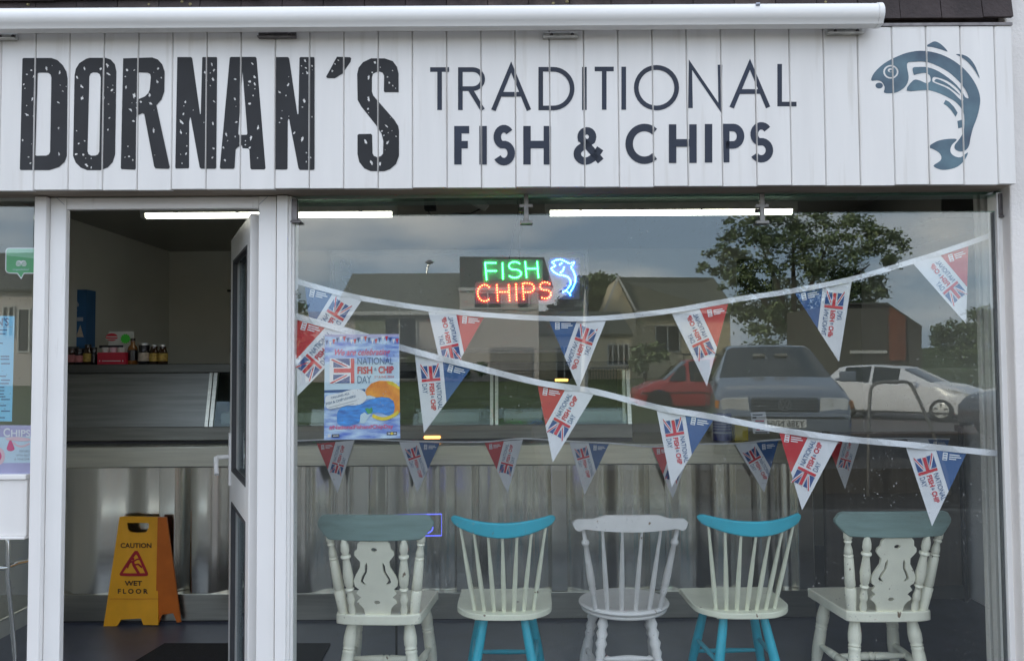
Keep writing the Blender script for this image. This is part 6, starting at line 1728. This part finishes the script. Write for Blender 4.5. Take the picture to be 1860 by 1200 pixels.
b.add(pts + [v + Vector((0, -6, 0)) for v in pts], [(0, 1, 2, 3, 4), (9, 8, 7, 6, 5)] + [(i, i + 5, (i + 1) % 5 + 5, (i + 1) % 5) for i in range(5)]); b.build('wall', 'barn_dark', h3)
bp_ = MB(); a, c = REF(1616, 655, D3 - 0.12), REF(1645, 562, D3 - 0.12)
bp_.prism([(1616, 656), (1645, 654), (1645, 574), (1616, 556)], lambda u, v: REF(u, v, D3 - 0.1), lambda u, v: REF(u, v, D3 - 0.005)); br = bp_.build('brick_pier', 'brick_orange', h3)
b = MB()
for k in range(17):
    z = a.z + 0.02 + k * 0.118
    for j in range(3):
        x0 = a.x + 0.012 + j * 0.215 - (0.1 if k % 2 else 0)
        if z < c.z - 0.3: b.box(max(a.x, x0), min(c.x, x0 + 0.2), a.y - 0.02, a.y + 0.012, z, z + 0.1)
o = b.build('brick_courses', 'brick_orange', h3); o['kind'] = 'stuff'
b = MB(); hbox(b, 1545, 1612, 636, 642, D3 - 0.1, 0.08); b.build('ledge', 'house_trim', h3)
b = MB(); v_, f_ = ribbon([(1520, 551), (1612, 551), (1675, 594)], 3); vv = [REF(p[0], p[1], D3 - 0.2) for p in v_]; n = Vector((0, -6, 0)); b.add(vv + [p + n for p in vv], f_); b.add([p + n * 0.02 for p in vv], f_); b.build('roof_edge', 'house_roof_dark', h3)
# low railings by the porch
rl = thing('garden_railing', 'low dark garden railing in front of the cream house porch', 'railing', (REF(1108, 690, 40).x, -36.8, 0.45))
b = MB(); p0, p1 = REF(1072, 668, 40), REF(1146, 668, 40); b.box(p0.x, p1.x, p0.y - 0.02, p0.y + 0.02, p0.z - 0.03, p0.z + 0.03); b.build('top_bar', 'car_trim', rl)
b = MB()
for k in range(15):
    x = p0.x + (p1.x - p0.x) * k / 14
    b.box(x - 0.012, x + 0.012, p0.y - 0.012, p0.y + 0.012, 0.4, p0.z - 0.03)
o = b.build('balusters', 'car_trim', rl); o.name = 'baluster'; o['kind'] = 'stuff'

# ---- trees and shrubs
def plant(name, label, cat, base, blobs, n, size, trunk=None, group=None, mats=('leaf_mid', 'leaf_light', 'leaf_dark'), seed=1):
    r = random.Random(seed)
    t = thing(name, label, cat, base, group)
    if trunk:
        b = MB()
        for pts, rad in trunk:
            b.tube(pts, rad, seg=7)
        b.build('trunk', 'bark', t, smooth=60)
    vs, fs, ms = [], [], []
    tot = sum(bl[1].x * bl[1].z for bl in blobs)
    for c, rr in blobs:
        k = int(n * rr.x * rr.z / tot)
        tint = r.random()
        sprays = []
        for _ in range(max(6, k // 60)):
            d = Vector((r.gauss(0, 1), r.gauss(0, 1), r.gauss(0, 1))).normalized() * (r.random() ** 0.30)
            sprays.append(c + Vector((d.x * rr.x, d.y * rr.y, d.z * rr.z)))
        sg = 0.16 * (rr.x + rr.z) / 2
        for _ in range(k):
            q = r.choice(sprays)
            p = q + Vector((r.gauss(0, 1.3), r.gauss(0, 1.3), r.gauss(0, 0.75))) * sg
            u = Vector((r.gauss(0, 1), r.gauss(0, 1), r.gauss(0, 0.5))).normalized()
            w = u.orthogonal().normalized()
            w = (w + u.cross(w) * r.uniform(-1, 1)).normalized()
            s = size * r.uniform(0.6, 1.5)
            i = len(vs)
            vs += [p - u * s, p + w * s * 0.5, p + u * s, p - w * s * 0.5]
            fs.append((i, i + 1, i + 2, i + 3))
            ms.append(r.choice((0, 0, 1, 2)) if tint < 0.5 else r.choice((0, 1, 1, 2)))
    me = MB(); me.v, me.f, me.m = vs, fs, ms
    me.build('crown', list(mats), t)
    return t
TD = 40.0
def blob(u, v, D, ru, rv, jit=0.0):
    c = REF(u, v, D); k = D / FOCAL
    return (c + Vector((0, rnd.uniform(-1, 1) * jit, 0)), Vector((ru * k, max(ru, rv) * k * 0.8, rv * k)))
bl = [blob(u, v, TD, ru, rv, 1.5) for u, v, ru, rv in ((1340, 425, 42, 30), (1400, 405, 50, 26), (1470, 400, 55, 26), (1530, 415, 50, 30), (1580, 450, 48, 28), (1605, 480, 30, 18), (1310, 455, 36, 22), (1300, 480, 26, 16), (1350, 480, 45, 30), (1410, 460, 55, 40), (1480, 470, 60, 45), (1545, 490, 55, 30), (1590, 520, 40, 18), (1340, 520, 32, 30), (1380, 545, 45, 40), (1440, 540, 50, 45), (1500, 545, 50, 35), (1560, 535, 45, 24), (1350, 570, 30, 30), (1400, 600, 45, 40), (1460, 605, 45, 45), (1515, 590, 36, 30))]
base = REF(1440, 720, TD); base.z = 0.0
tr0 = [Vector((base.x, base.y, 0.0)), REF(1442, 640, TD), REF(1445, 570, TD)]
lim = [(tr0, [0.34, 0.28, 0.2])] + [([REF(1443, 610, TD), REF((1443 + u) / 2, (600 + v) / 2 - 5, TD), REF(u, v, TD)], [0.17, 0.11, 0.03]) for u, v in ((1330, 500), (1380, 440), (1440, 420), (1510, 430), (1580, 480), (1560, 530), (1340, 560))]
plant('broadleaf_tree', 'large broadleaf tree mirrored behind the silver people carrier', 'tree', base, bl, 22000, 0.095, lim, seed=3)
def small(name, label, cat, u, v, D, blobs, n, size, seed, group=None, mats=('leaf_mid', 'leaf_light', 'leaf_dark')):
    base = REF(u, v, D); base.z = 0.3
    bl = [blob(a, c_, D, ru, rv, 0.5) for a, c_, ru, rv in blobs]
    tr_ = [([base, REF(u, blobs[0][1], D)], [0.14, 0.05])]
    plant(name, label, cat, base, bl, n, size, tr_, group, mats, seed)
small('garden_tree', 'leafy green garden tree mirrored between the two houses', 'tree', 1085, 690, 56, [(1085, 530, 34, 30), (1070, 515, 20, 16), (1105, 520, 22, 20), (1085, 570, 36, 34)], 7000, 0.11, 11)
small('dark_tree', 'dark pine like tree mirrored beside the tail of the lit blue fish', 'tree', 1035, 690, 54, [(1040, 545, 22, 26), (1020, 562, 26, 12), (1050, 525, 12, 22), (1030, 590, 30, 30)], 5500, 0.12, 12, mats=('leaf_dark', 'leaf_dark', 'leaf_mid'))
small('garden_shrub', 'rounded garden shrub mirrored beside the red van', 'shrub', 1172, 690, 42, [(1170, 650, 26, 22), (1190, 640, 20, 18), (1155, 665, 16, 16)], 1800, 0.13, 13)
small('hedge', 'low clipped hedge in front of the bungalow window', 'hedge', 770, 690, 43, [(752, 650, 24, 12), (775, 662, 30, 16), (815, 668, 30, 16), (860, 670, 26, 12)], 2200, 0.12, 14, mats=('leaf_dark', 'leaf_mid', 'leaf_dark'))
small('roadside_tree', 'low spreading tree mirrored at the right edge of the window', 'tree', 1785, 690, 60, [(1780, 585, 46, 26), (1740, 605, 36, 20), (1820, 600, 40, 30), (1700, 612, 30, 14), (1780, 630, 70, 30)], 9000, 0.12, 15, mats=('leaf_mid', 'leaf_dark', 'leaf_mid'))
small('tall_shrub', 'tall green shrub mirrored at the left end of the bungalow', 'shrub', 550, 690, 41, [(545, 600, 26, 40), (560, 640, 26, 36), (530, 560, 26, 40)], 2600, 0.13, 16)
# hills far off close the view
hb = MB()
vs = []
for k in range(61):
    x = -300 + 10 * k
    vs += [(x, -180, -2), (x, -180, 4.0 + 2.0 * math.sin(k * 0.7) + 1.2 * math.sin(k * 1.9)), (x, -230, -2)]
fs = [f for k in range(60) for f in ((3 * k, 3 * k + 3, 3 * k + 4, 3 * k + 1), (3 * k + 1, 3 * k + 4, 3 * k + 5, 3 * k + 2))]
hb.add(vs, fs); struct(hb, 'hills', 'leaf_dark')
